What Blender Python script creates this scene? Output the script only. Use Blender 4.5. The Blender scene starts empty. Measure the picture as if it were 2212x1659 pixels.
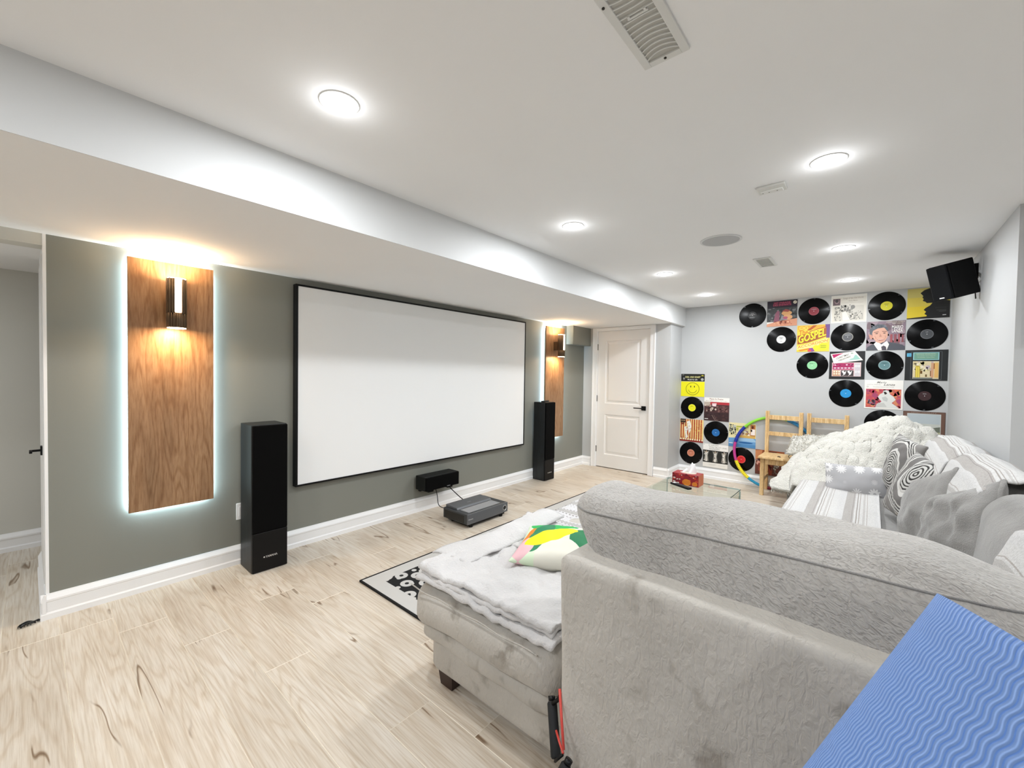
import bpy, bmesh, math, random
from mathutils import Vector, Matrix, Euler, noise
random.seed(7)
SC = bpy.context.scene
COL = SC.collection
PI = math.pi
H = 1.3568                      # camera height
ZC, ZB = 2.3137, 2.0619         # ceiling, soffit underside
D, W, DD = 5.984, 3.341, 5.556  # record wall x, screen wall y, door wall x
YB, RW = 1.991, -0.578          # soffit edge y, right wall y
XS, XCR = 0.0615, 3.491         # left end of the screen wall, corner of the right wall

# ------------------------------------------------------------------ camera, world, exposure
cam_d = bpy.data.cameras.new('camera'); cam = bpy.data.objects.new('camera', cam_d); COL.objects.link(cam)
cam_d.sensor_width = 36.0; cam_d.lens = 903.53 / 2212 * 36; cam_d.clip_start = 0.02
yaw, pit, rol = 0.7105, 0.0231, 0.0155
fw = Vector((math.cos(yaw), math.sin(yaw), 0)); rt = Vector((math.sin(yaw), -math.cos(yaw), 0)); up = Vector((0, 0, 1))
f2 = fw*math.cos(pit) - up*math.sin(pit); u2 = up*math.cos(pit) + fw*math.sin(pit)
r3 = rt*math.cos(rol) + u2*math.sin(rol); u3 = u2*math.cos(rol) - rt*math.sin(rol)
mm = Matrix((r3, u3, -f2)).transposed().to_4x4(); mm.translation = (0, 0, H)
cam.matrix_world = mm
SC.camera = cam
SC.view_settings.view_transform = 'Standard'; SC.view_settings.look = 'None'
SC.view_settings.gamma = 1.0; SC.view_settings.use_curve_mapping = False
SC.view_settings.exposure = 0.19
world = bpy.data.worlds.new('world'); SC.world = world; world.use_nodes = True
world.node_tree.nodes['Background'].inputs[0].default_value = (0.9, 0.95, 1.0, 1)
world.node_tree.nodes['Background'].inputs[1].default_value = 0.3
POT_W, SCONCE_W, LED_W = 12.8, 4.5, 3.2

# ------------------------------------------------------------------ materials
def srgb(c):
    if isinstance(c, str):
        c = tuple(int(c[i:i+2], 16)/255 for i in (0, 2, 4))
    return tuple((x/12.92 if x <= .04045 else ((x+.055)/1.055)**2.4) for x in c[:3]) + (1.0,)
MATS = {}
def nm(name):
    m = bpy.data.materials.new(name); m.use_nodes = True
    nt = m.node_tree; return m, nt, nt.nodes['Principled BSDF']
def N(nt, t, **kw):
    n = nt.nodes.new(t)
    for k, v in kw.items():
        if k.startswith('i_'):
            key = k[2:]; key = int(key) if key.isdigit() else key.replace('_', ' ')
            n.inputs[key].default_value = v
        else: setattr(n, k, v)
    return n
def L(nt, a, b): nt.links.new(a, b)
def ramp(nt, src, stops, interp='LINEAR'):
    r = nt.nodes.new('ShaderNodeValToRGB'); r.color_ramp.interpolation = interp
    e = r.color_ramp.elements
    while len(e) < len(stops): e.new(0.5)
    for i, (p, c) in enumerate(stops):
        e[i].position = p; e[i].color = srgb(c) if isinstance(c, (str, tuple)) else (c, c, c, 1)
    L(nt, src, r.inputs[0]); return r.outputs[0]
def mth(nt, op, a, b=None, c=None):
    n = nt.nodes.new('ShaderNodeMath'); n.operation = op
    for i, x in enumerate((a, b, c)):
        if x is None: continue
        if isinstance(x, (int, float)): n.inputs[i].default_value = x
        else: L(nt, x, n.inputs[i])
    return n.outputs[0]
def mixc(nt, f, a, b, mode='MIX'):
    n = nt.nodes.new('ShaderNodeMix'); n.data_type = 'RGBA'; n.blend_type = mode
    for i, x in ((0, f), (6, a), (7, b)):
        if isinstance(x, (int, float)): n.inputs[i].default_value = x
        elif isinstance(x, (str, tuple)): n.inputs[i].default_value = srgb(x)
        else: L(nt, x, n.inputs[i])
    return n.outputs[2]
def bump(nt, b, h, s=.3, d=.01):
    n = N(nt, 'ShaderNodeBump', i_Strength=s, i_Distance=d); L(nt, h, n.inputs['Height']); L(nt, n.outputs[0], b.inputs['Normal']); return n
def plain(c, rough=.5, metal=0, name=None, coat=0, nz=0, emit=0, spec=.5):
    key = (c, rough, metal, coat, nz, emit, spec)
    if key in MATS: return MATS[key]
    m, nt, b = nm(name or 'mat_' + (c if isinstance(c, str) else 'c'))
    b.inputs['Base Color'].default_value = srgb(c); b.inputs['Roughness'].default_value = rough
    b.inputs['Metallic'].default_value = metal; b.inputs['Coat Weight'].default_value = coat
    b.inputs['Specular IOR Level'].default_value = spec
    if emit: b.inputs['Emission Color'].default_value = srgb(c); b.inputs['Emission Strength'].default_value = emit
    if nz:
        tc = N(nt, 'ShaderNodeTexCoord'); n = N(nt, 'ShaderNodeTexNoise', i_Scale=nz, i_Detail=3.0); L(nt, tc.outputs['Object'], n.inputs['Vector'])
        bump(nt, b, n.outputs[0], .12, .004)
    MATS[key] = m; return m
def paint(name, c, rough=.6, var=.03):
    m, nt, b = nm(name); tc = N(nt, 'ShaderNodeTexCoord')
    n = N(nt, 'ShaderNodeTexNoise', i_Scale=1.3, i_Detail=2.0); L(nt, tc.outputs['Object'], n.inputs['Vector'])
    k = tuple(x for x in srgb(c)[:3]); r = nt.nodes.new('ShaderNodeValToRGB')
    r.color_ramp.elements[0].color = tuple(x*(1-var) for x in k)+(1,); r.color_ramp.elements[1].color = tuple(min(1, x*(1+var)) for x in k)+(1,)
    L(nt, n.outputs[0], r.inputs[0]); L(nt, r.outputs[0], b.inputs['Base Color'])
    n2 = N(nt, 'ShaderNodeTexNoise', i_Scale=180.0, i_Detail=2.0); L(nt, tc.outputs['Object'], n2.inputs['Vector']); bump(nt, b, n2.outputs[0], .06, .002)
    b.inputs['Roughness'].default_value = rough; return m
M_WALL = paint('light_grey_paint', 'bfc0c0', .55)
M_CEIL = paint('ceiling_paint', 'f3f3f3', .8)
M_DARK = paint('dark_grey_green_paint', '84857d', .5)
M_TRIM = paint('white_trim_paint', 'f4f4f4', .35, .01)
M_HALL = paint('hall_paint', 'cfcec6', .6)
M_DOOR = paint('door_paint', 'eeedeb', .35, .01)
M_SCREEN = paint('screen_fabric', 'f6f7f7', .75, .005)
BLACK = plain('060607', .5, name='black_matte', spec=.25); BLK2 = plain('0b0c0e', .35, name='black_satin', spec=.3); BLKG = plain('030303', .85, name='black_cloth', nz=900, spec=.12)

def floor_mat():
    m, nt, b = nm('pale_oak'); tc = N(nt, 'ShaderNodeTexCoord'); oi = N(nt, 'ShaderNodeObjectInfo')
    off = N(nt, 'ShaderNodeCombineXYZ'); r1 = mth(nt, 'MULTIPLY', oi.outputs['Random'], 47.0); L(nt, r1, off.inputs[0]); r2 = mth(nt, 'MULTIPLY', oi.outputs['Random'], 91.0); L(nt, r2, off.inputs[1])
    va = N(nt, 'ShaderNodeVectorMath', operation='ADD'); L(nt, tc.outputs['Object'], va.inputs[0]); L(nt, off.outputs[0], va.inputs[1])
    def mp(s):
        k = N(nt, 'ShaderNodeMapping'); k.inputs['Scale'].default_value = s; L(nt, va.outputs[0], k.inputs[0]); return k.outputs[0]
    def nz(s, sc, det=3, dist=0.0, rough=.5):
        n = N(nt, 'ShaderNodeTexNoise', i_Scale=sc, i_Detail=float(det), i_Distortion=dist, i_Roughness=rough); L(nt, mp(s), n.inputs['Vector']); return n.outputs[0]
    # cathedral grain: contour lines of a stretched noise field
    fld = nz((6, .45, 1), 1.1, 2, .25)
    ring = mth(nt, 'SINE', mth(nt, 'MULTIPLY', fld, 120.0))
    fine = nz((90, 3, 1), 2.0, 4)
    tone = nz((3.5, .9, 1), 1.5, 3)
    base = ramp(nt, tone, [(0.3, 'cec1ae'), (.5, 'd9cebd'), (.72, 'e2dacd')])
    g1 = ramp(nt, mth(nt, 'ADD', mth(nt, 'MULTIPLY', ring, .5), .5), [(0.0, 'ffffff'), (.75, 'fbf8f4'), (1.0, 'eee5d9')])
    c = mixc(nt, .75, base, g1, 'MULTIPLY')
    c = mixc(nt, .75, c, ramp(nt, fine, [(.3, 'e6dccf'), (.58, 'ffffff')]), 'MULTIPLY')
    c = mixc(nt, .4, c, ramp(nt, nz((60, 2.2, 1), 1.2, 3), [(.35, 'e6dfd5'), (.55, 'ffffff')]), 'MULTIPLY')
    # knots
    v = N(nt, 'ShaderNodeTexVoronoi', i_Scale=1.0, i_Randomness=1.0); L(nt, mp((3.6, 1.7, 1)), v.inputs['Vector'])
    kd = mth(nt, 'ADD', v.outputs['Distance'], mth(nt, 'MULTIPLY', nz((9, 6, 1), 2.0, 4), .11))
    c = mixc(nt, .9, c, ramp(nt, kd, [(0.05, 'b09a80'), (.075, 'd2c2ab'), (.12, 'efe7db'), (.2, 'ffffff')]), 'MULTIPLY')
    # cracks along the grain
    ck = mth(nt, 'ABSOLUTE', mth(nt, 'SUBTRACT', nz((4.2, .55, 1), 1.1, 3, .2), .5))
    msk = ramp(nt, nz((3, 1.6, 1), 1.5, 2), [(.53, 0.0), (.58, 1.0)])
    ckr = ramp(nt, ck, [(0.0, '9a8062'), (.003, 'b09a7e'), (.009, 'ffffff')])
    c = mixc(nt, msk, c, mixc(nt, 1.0, c, ckr, 'MULTIPLY'))
    br = mth(nt, 'ADD', mth(nt, 'MULTIPLY', oi.outputs['Random'], .07), .97)
    hs = N(nt, 'ShaderNodeHueSaturation'); L(nt, c, hs.inputs['Color']); L(nt, br, hs.inputs['Value']); hs.inputs['Saturation'].default_value = .82
    L(nt, hs.outputs[0], b.inputs['Base Color']); b.inputs['Roughness'].default_value = .42
    bump(nt, b, fine, .08, .002); return m
M_FLOOR = floor_mat()
def wood_panel_mat(name, c0, c1, c2, axis=2, sc=1.0, rings=70.0):
    m, nt, b = nm(name); tc = N(nt, 'ShaderNodeTexCoord'); oi = N(nt, 'ShaderNodeObjectInfo')
    def nz(s, scl, det=3, dist=0.0):
        k = N(nt, 'ShaderNodeMapping'); v = [s]*3; v[axis] = s*.12; k.inputs['Scale'].default_value = v; L(nt, tc.outputs['Object'], k.inputs[0])
        n = N(nt, 'ShaderNodeTexNoise', i_Scale=scl*sc, i_Detail=float(det), i_Distortion=dist); L(nt, k.outputs[0], n.inputs['Vector']); return n.outputs[0]
    fld = nz(1.0, 6.0, 2, .3); ring = mth(nt, 'ADD', mth(nt, 'MULTIPLY', mth(nt, 'SINE', mth(nt, 'MULTIPLY', fld, rings)), .5), .5)
    c = ramp(nt, nz(1.0, 12.0, 3), [(.3, c0), (.5, c1), (.7, c2)])
    c = mixc(nt, .6, c, ramp(nt, ring, [(0, 'd2c0aa'), (.25, 'eee6da'), (.6, 'ffffff')]), 'MULTIPLY')
    c = mixc(nt, .6, c, ramp(nt, nz(1.0, 130.0, 3), [(.3, 'cdbba6'), (.6, 'ffffff')]), 'MULTIPLY')
    L(nt, c, b.inputs['Base Color']); b.inputs['Roughness'].default_value = .45; return m
M_WALNUT = wood_panel_mat('walnut_panel', '8a6b4d', '9a7858', 'a88664', 2, 1.0, 90.0)
M_PINE = wood_panel_mat('pine', 'd9b27a', 'e8c893', 'efd6a8', 2, 3.0, 30.0)

def fabric(name, c0, c1, kind='ripple', s=1.0, strength=.6, sheen=.3, dist=.006):
    m, nt, b = nm(name); tc = N(nt, 'ShaderNodeTexCoord'); o = tc.outputs['Object']
    def nz(sc, det=3, d=0.0, scl=(1, 1, 1)):
        k = N(nt, 'ShaderNodeMapping'); k.inputs['Scale'].default_value = scl; L(nt, o, k.inputs[0])
        n = N(nt, 'ShaderNodeTexNoise', i_Scale=sc, i_Detail=float(det), i_Distortion=d); L(nt, k.outputs[0], n.inputs['Vector']); return n.outputs[0]
    tone = nz(3.0*s, 4); c = ramp(nt, tone, [(.32, c0), (.62, c1)])
    if kind == 'ripple':
        k = N(nt, 'ShaderNodeMapping'); k.inputs['Rotation'].default_value = (-.55, .2, .2); L(nt, o, k.inputs[0])
        k2 = N(nt, 'ShaderNodeMapping'); k2.inputs['Scale'].default_value = (1, .55, 1.2); L(nt, k.outputs[0], k2.inputs[0])
        nn_ = N(nt, 'ShaderNodeTexNoise', i_Scale=84.0*s, i_Detail=1.0, i_Distortion=1.6); L(nt, k2.outputs[0], nn_.inputs['Vector'])
        h = mth(nt, 'ADD', mth(nt, 'MULTIPLY', nn_.outputs[0], .6), mth(nt, 'MULTIPLY', nz(9*s, 3), .8))
        c = mixc(nt, .22, c, ramp(nt, nn_.outputs[0], [(.34, 'a49f98'), (.52, 'ffffff')]), 'MULTIPLY')
    elif kind == 'plush':
        h = mth(nt, 'ADD', nz(70*s, 3, .8, (1, 1, .45)), mth(nt, 'MULTIPLY', nz(14*s, 3), .9))
        sp = ramp(nt, nz(9.0*s, 4, .4), [(.57, 'ffffff'), (.72, 'a59d92')]); c = mixc(nt, .6, c, sp, 'MULTIPLY')
    else:
        h = mth(nt, 'ADD', nz(160*s, 3), mth(nt, 'MULTIPLY', nz(16*s, 4, .5), 1.2))
    L(nt, c, b.inputs['Base Color']); b.inputs['Roughness'].default_value = .85; b.inputs['Sheen Weight'].default_value = sheen; b.inputs['Sheen Roughness'].default_value = .4
    bump(nt, b, h, strength, dist); return m
M_RIP = fabric('rippled_grey_plush', 'a09c97', 'b4b0ab', 'ripple', 1.0, .9, .35, .012)
M_RIPS = fabric('rippled_grey_plush_small', '7f7d7a', '92908d', 'soft', 1.5, .5, .35)
M_PLUSH = fabric('taupe_microsuede', 'b4afa7', 'c3beb6', 'plush', 1.0, .6, .2, .008)
M_BLNK = fabric('white_grey_fleece', 'bcbab9', 'cfcdcc', 'soft', .7, .7, .4, .006)
M_FLUF = fabric('cream_fur', 'dedbd1', 'e8e5dc', 'soft', .8, .9, .5, .02)
M_TUFT = M_FLUF.copy(); M_TUFT.name = 'cream_fur_pile'; nt_ = M_TUFT.node_tree; tb_ = N(nt_, 'ShaderNodeBsdfTranslucent'); tb_.inputs[0].default_value = srgb('efece2'); mx_ = N(nt_, 'ShaderNodeMixShader', i_0=.35); L(nt_, nt_.nodes['Principled BSDF'].outputs[0], mx_.inputs[1]); L(nt_, tb_.outputs[0], mx_.inputs[2]); L(nt_, mx_.outputs[0], nt_.nodes['Material Output'].inputs[0])
def uvn(nt):
    u = N(nt, 'ShaderNodeUVMap'); s = N(nt, 'ShaderNodeSeparateXYZ'); L(nt, u.outputs[0], s.inputs[0]); return s.outputs[0], s.outputs[1], u.outputs[0]
def stripes(name, rep=3.0, dotted=False):
    m, nt, b = nm(name); u, v, uv = uvn(nt); f = mth(nt, 'FRACT', mth(nt, 'MULTIPLY', v, rep))
    if not dotted:
        st = [(0, 'c4c3c2'), (.20, 'a7a39f'), (.42, '8f8a87'), (.435, 'a7a39f'), (.47, 'c6c5c3'), (.53, '938d88'), (.555, 'c6c5c3'), (.60, 'a09993'), (.625, 'c6c5c3'), (.70, 'b5b2af'), (.76, 'c9c8c6'), (.80, 'a8a29d'), (.82, 'c6c5c3')]
        c = ramp(nt, f, st, 'CONSTANT')
    else:
        c = ramp(nt, f, [(0, 'cfcecf'), (.38, 'b1aeab'), (.6, 'cfcecf')], 'CONSTANT')
        dots = mth(nt, 'GREATER_THAN', mth(nt, 'FRACT', mth(nt, 'MULTIPLY', u, 34.0)), .5)
        row = ramp(nt, f, [(0, 0.0), (.12, 1.0), (.15, 0.0), (.30, 1.0), (.34, 0.0), (.62, 1.0), (.66, 0.0)], 'CONSTANT')
        c = mixc(nt, mth(nt, 'MULTIPLY', dots, row), c, '77716c')
    tc = N(nt, 'ShaderNodeTexCoord'); n = N(nt, 'ShaderNodeTexNoise', i_Scale=140.0, i_Detail=3.0); L(nt, tc.outputs['Object'], n.inputs['Vector'])
    c = mixc(nt, .35, c, ramp(nt, n.outputs[0], [(.35, 'c6c4c2'), (.6, 'ffffff')]), 'MULTIPLY')
    L(nt, c, b.inputs['Base Color']); b.inputs['Roughness'].default_value = .9; bump(nt, b, n.outputs[0], .6, .004); return m
M_STRIPE = stripes('striped_cotton', 3.2); M_STRIPE2 = stripes('striped_cotton_back', 3.4); M_DOT = stripes('dotted_stripe_cotton', 5.0, True)
def swirl(name, cx, cy, rep, flip=1.0):
    m, nt, b = nm(name); u, v, uv = uvn(nt)
    tc = N(nt, 'ShaderNodeTexCoord'); n = N(nt, 'ShaderNodeTexNoise', i_Scale=7.0, i_Detail=2.0); L(nt, tc.outputs['Object'], n.inputs['Vector'])
    d = mth(nt, 'SQRT', mth(nt, 'ADD', mth(nt, 'POWER', mth(nt, 'SUBTRACT', u, cx), 2.0), mth(nt, 'POWER', mth(nt, 'MULTIPLY', mth(nt, 'SUBTRACT', v, cy), .8), 2.0)))
    d = mth(nt, 'ADD', d, mth(nt, 'MULTIPLY', n.outputs[0], .12)); w = mth(nt, 'FRACT', mth(nt, 'MULTIPLY', d, rep))
    line = ramp(nt, w, [(0, '2a2826'), (.42, 'b5b3af')], 'CONSTANT')
    zone = ramp(nt, d, [(0, 'c0beba'), (.30, 'c0beba'), (.36, '6b6866'), (.47, 'bfbdb8'), (.62, '7c7976')], 'CONSTANT')
    msk = ramp(nt, d, [(0, 1.0), (.32, 0.0), (.50, 1.0), (.60, 0.0), (.75, 1.0)], 'CONSTANT')
    c = mixc(nt, msk, zone, line)
    L(nt, c, b.inputs['Base Color']); b.inputs['Roughness'].default_value = .85
    n2 = N(nt, 'ShaderNodeTexNoise', i_Scale=30.0, i_Detail=4.0); L(nt, tc.outputs['Object'], n2.inputs['Vector']); bump(nt, b, n2.outputs[0], .4, .006); return m
M_SW1 = swirl('swirl_cushion_a', .5, .42, 26.0); M_SW2 = swirl('swirl_cushion_b', .62, .75, 22.0)
def daisy_mat():
    m, nt, b = nm('daisy_print'); u, v, uv = uvn(nt)
    k = N(nt, 'ShaderNodeMapping'); k.inputs['Scale'].default_value = (4.3, 2.5, 1); L(nt, uv, k.inputs[0])
    vo = N(nt, 'ShaderNodeTexVoronoi', i_Scale=1.0, i_Randomness=.45); L(nt, k.outputs[0], vo.inputs['Vector'])
    df = N(nt, 'ShaderNodeVectorMath', operation='SUBTRACT'); L(nt, k.outputs[0], df.inputs[0]); L(nt, vo.outputs['Position'], df.inputs[1])
    s = N(nt, 'ShaderNodeSeparateXYZ'); L(nt, df.outputs[0], s.inputs[0]); an = mth(nt, 'ARCTAN2', s.outputs[1], s.outputs[0])
    pet = mth(nt, 'MULTIPLY', mth(nt, 'COSINE', mth(nt, 'MULTIPLY', an, 11.0)), .07); lim = mth(nt, 'ADD', pet, .34)
    a = mth(nt, 'LESS_THAN', vo.outputs['Distance'], lim); b2 = mth(nt, 'GREATER_THAN', vo.outputs['Distance'], .11)
    c = mixc(nt, mth(nt, 'MULTIPLY', a, b2), 'a9a8aa', 'd6d5d4'); L(nt, c, b.inputs['Base Color']); b.inputs['Roughness'].default_value = .85; return m
M_DAISY = daisy_mat()
def patch_mat():
    m, nt, b = nm('colour_patch_cushion'); u, v, uv = uvn(nt)
    def ell(cx, cy, rx, ry, rot):
        ca, sa = math.cos(rot), math.sin(rot); du = mth(nt, 'SUBTRACT', u, cx); dv = mth(nt, 'SUBTRACT', v, cy)
        a = mth(nt, 'ADD', mth(nt, 'MULTIPLY', du, ca/rx), mth(nt, 'MULTIPLY', dv, sa/rx)); c = mth(nt, 'ADD', mth(nt, 'MULTIPLY', du, -sa/ry), mth(nt, 'MULTIPLY', dv, ca/ry))
        return mth(nt, 'LESS_THAN', mth(nt, 'ADD', mth(nt, 'POWER', a, 2.0), mth(nt, 'POWER', c, 2.0)), 1.0)
    c = mixc(nt, ell(.12, .62, .07, .34, -.2), 'd3e3c6', 'e8821a')
    c = mixc(nt, ell(.34, .92, .30, .26, 0), c, '22a850')
    c = mixc(nt, ell(.24, .52, .13, .44, -.1), c, '1f7a50')
    c = mixc(nt, ell(.10, .20, .12, .20, 0), c, 'dfb5ba')
    c = mixc(nt, ell(.86, .30, .24, .50, .25), c, '067042')
    c = mixc(nt, ell(.52, .06, .26, .30, 0), c, 'dcd9cc')
    c = mixc(nt, ell(.38, .46, .15, .36, -.85), c, 'ebdb00')
    L(nt, c, b.inputs['Base Color']); b.inputs['Roughness'].default_value = .7; return m
M_PATCH = patch_mat()
def rug_mat():
    m, nt, b = nm('rug_circles'); tc = N(nt, 'ShaderNodeTexCoord'); s = N(nt, 'ShaderNodeSeparateXYZ'); L(nt, tc.outputs['Object'], s.inputs[0])
    def vor(sc, ofs, rad, hole):
        k = N(nt, 'ShaderNodeMapping'); k.inputs['Location'].default_value = ofs; k.inputs['Scale'].default_value = (sc, sc, sc); L(nt, tc.outputs['Object'], k.inputs[0])
        v = N(nt, 'ShaderNodeTexVoronoi', i_Scale=1.0, i_Randomness=.7, voronoi_dimensions='2D'); L(nt, k.outputs[0], v.inputs['Vector'])
        return mth(nt, 'MULTIPLY', mth(nt, 'LESS_THAN', v.outputs['Distance'], rad), mth(nt, 'GREATER_THAN', v.outputs['Distance'], hole))
    cir = mth(nt, 'MAXIMUM', vor(8.8, (0, 0, 0), .37, .12), vor(9.5, (3.3, 1.7, 0), .16, .0))
    ed = mth(nt, 'MAXIMUM', mth(nt, 'GREATER_THAN', mth(nt, 'ABSOLUTE', s.outputs[0]), 1.447-.085), mth(nt, 'GREATER_THAN', mth(nt, 'ABSOLUTE', s.outputs[1]), 0.933-.085))
    msk = mth(nt, 'MAXIMUM', cir, ed); c = mixc(nt, msk, '0b0b0c', 'c3c2bf')
    L(nt, c, b.inputs['Base Color']); b.inputs['Roughness'].default_value = .95
    n = N(nt, 'ShaderNodeTexNoise', i_Scale=300.0); L(nt, tc.outputs['Object'], n.inputs['Vector']); bump(nt, b, mth(nt, 'ADD', mth(nt, 'MULTIPLY', msk, 1.5), mth(nt, 'MULTIPLY', n.outputs[0], .4)), .4, .005); return m
M_RUG = rug_mat()
def mat_mat():
    m, nt, b = nm('blue_foam'); u, v, uv = uvn(nt)          # u across, v along, in metres
    ph = mth(nt, 'ADD', mth(nt, 'MULTIPLY', u, 900.0), mth(nt, 'MULTIPLY', mth(nt, 'SINE', mth(nt, 'MULTIPLY', v, 175.0)), 1.6))
    h = mth(nt, 'ADD', mth(nt, 'MULTIPLY', mth(nt, 'SINE', ph), .5), .5)
    c = ramp(nt, h, [(0, '4f7ac4'), (.22, '7b9fdd'), (1, '88a9e2')]); L(nt, c, b.inputs['Base Color']); b.inputs['Roughness'].default_value = .6
    bump(nt, b, h, .9, .003); return m
M_MAT = mat_mat()
def vinyl_mat():
    m, nt, b = nm('vinyl'); tg = N(nt, 'ShaderNodeTangent', direction_type='RADIAL', axis='X'); L(nt, tg.outputs[0], b.inputs['Tangent'])
    b.inputs['Base Color'].default_value = srgb('020203'); b.inputs['Roughness'].default_value = .26; b.inputs['Anisotropic'].default_value = .8; b.inputs['Anisotropic Rotation'].default_value = .25; b.inputs['Specular IOR Level'].default_value = .16
    return m
M_VINYL = vinyl_mat()
def glass_mat():
    m, nt, b = nm('green_tint_glass'); b.inputs['Base Color'].default_value = srgb('e9f5f0'); b.inputs['Roughness'].default_value = .0
    b.inputs['Transmission Weight'].default_value = 1.0; b.inputs['IOR'].default_value = 1.45
    tr = N(nt, 'ShaderNodeBsdfTransparent'); tr.inputs[0].default_value = (.93, .97, .95, 1); fr = N(nt, 'ShaderNodeFresnel', i_IOR=1.5); gl = N(nt, 'ShaderNodeBsdfGlossy', i_Roughness=0.0)
    mx = N(nt, 'ShaderNodeMixShader'); ge = N(nt, 'ShaderNodeNewGeometry'); L(nt, mth(nt, 'MULTIPLY', fr.outputs[0], mth(nt, 'SUBTRACT', 1.0, ge.outputs['Backfacing'])), mx.inputs[0]); L(nt, tr.outputs[0], mx.inputs[1]); L(nt, gl.outputs[0], mx.inputs[2])
    L(nt, mx.outputs[0], nt.nodes['Material Output'].inputs[0]); return m
M_GLASS = glass_mat()
def emis(name, c, s):
    m, nt, b = nm(name); e = N(nt, 'ShaderNodeEmission', i_Strength=s); e.inputs[0].default_value = srgb(c); L(nt, e.outputs[0], nt.nodes['Material Output'].inputs[0]); return m
E_POT = emis('lamp_lens', 'fdfeff', 5.0); E_WARM = emis('warm_lens', 'ffdcae', 30.0); E_SLIT = emis('warm_slit', 'ffe9c9', 14.0); E_LED = emis('cool_led', 'dff4ff', 14.0)

# ------------------------------------------------------------------ mesh helpers
ROOTM = {}
def setp(o, label=None, cat=None, group=None, kind=None):
    for k, v in (('label', label), ('category', cat), ('group', group), ('kind', kind)):
        if v: o[k] = v
    return o
def thing(name, label, cat, loc=(0, 0, 0), rotz=0, group=None):
    o = bpy.data.objects.new(name, None); COL.objects.link(o); o.location = loc; o.rotation_euler = (0, 0, rotz); o.empty_display_size = .1
    ROOTM[o.name] = Matrix.Translation(loc) @ Matrix.Rotation(rotz, 4, 'Z'); return setp(o, label, cat, group)
def finish(name, verts, faces, mats, parent=None, smooth=False, mi=None, uvs=None, origin=None):
    me = bpy.data.meshes.new(name)
    verts = [Vector(v) for v in verts]; o = bpy.data.objects.new(name, me)
    if parent is not None:
        M = ROOTM.get(parent.name, Matrix.Identity(4)); ROOTM_child = M
        inv = M.inverted(); verts = [inv @ v for v in verts]; o.parent = parent
    else:
        if origin is None:
            lo = [min(v[i] for v in verts) for i in range(3)]; hi = [max(v[i] for v in verts) for i in range(3)]
            origin = Vector(((lo[0]+hi[0])/2, (lo[1]+hi[1])/2, lo[2]))
        origin = Vector(origin); verts = [v-origin for v in verts]; o.location = origin
    me.from_pydata(verts, [], faces)
    for m in (mats if isinstance(mats, (list, tuple)) else [mats]): me.materials.append(m)
    if mi: me.polygons.foreach_set('material_index', mi)
    if smooth: me.polygons.foreach_set('use_smooth', [True]*len(faces))
    if uvs:
        lay = me.uv_layers.new(name='UVMap')
        for p in me.polygons:
            for li in p.loop_indices: lay.data[li].uv = uvs[me.loops[li].vertex_index]
    me.update(); COL.objects.link(o)
    if parent is not None: ROOTM[o.name] = ROOTM.get(parent.name, Matrix.Identity(4))
    else: ROOTM[o.name] = Matrix.Translation(origin)
    return o
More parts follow.
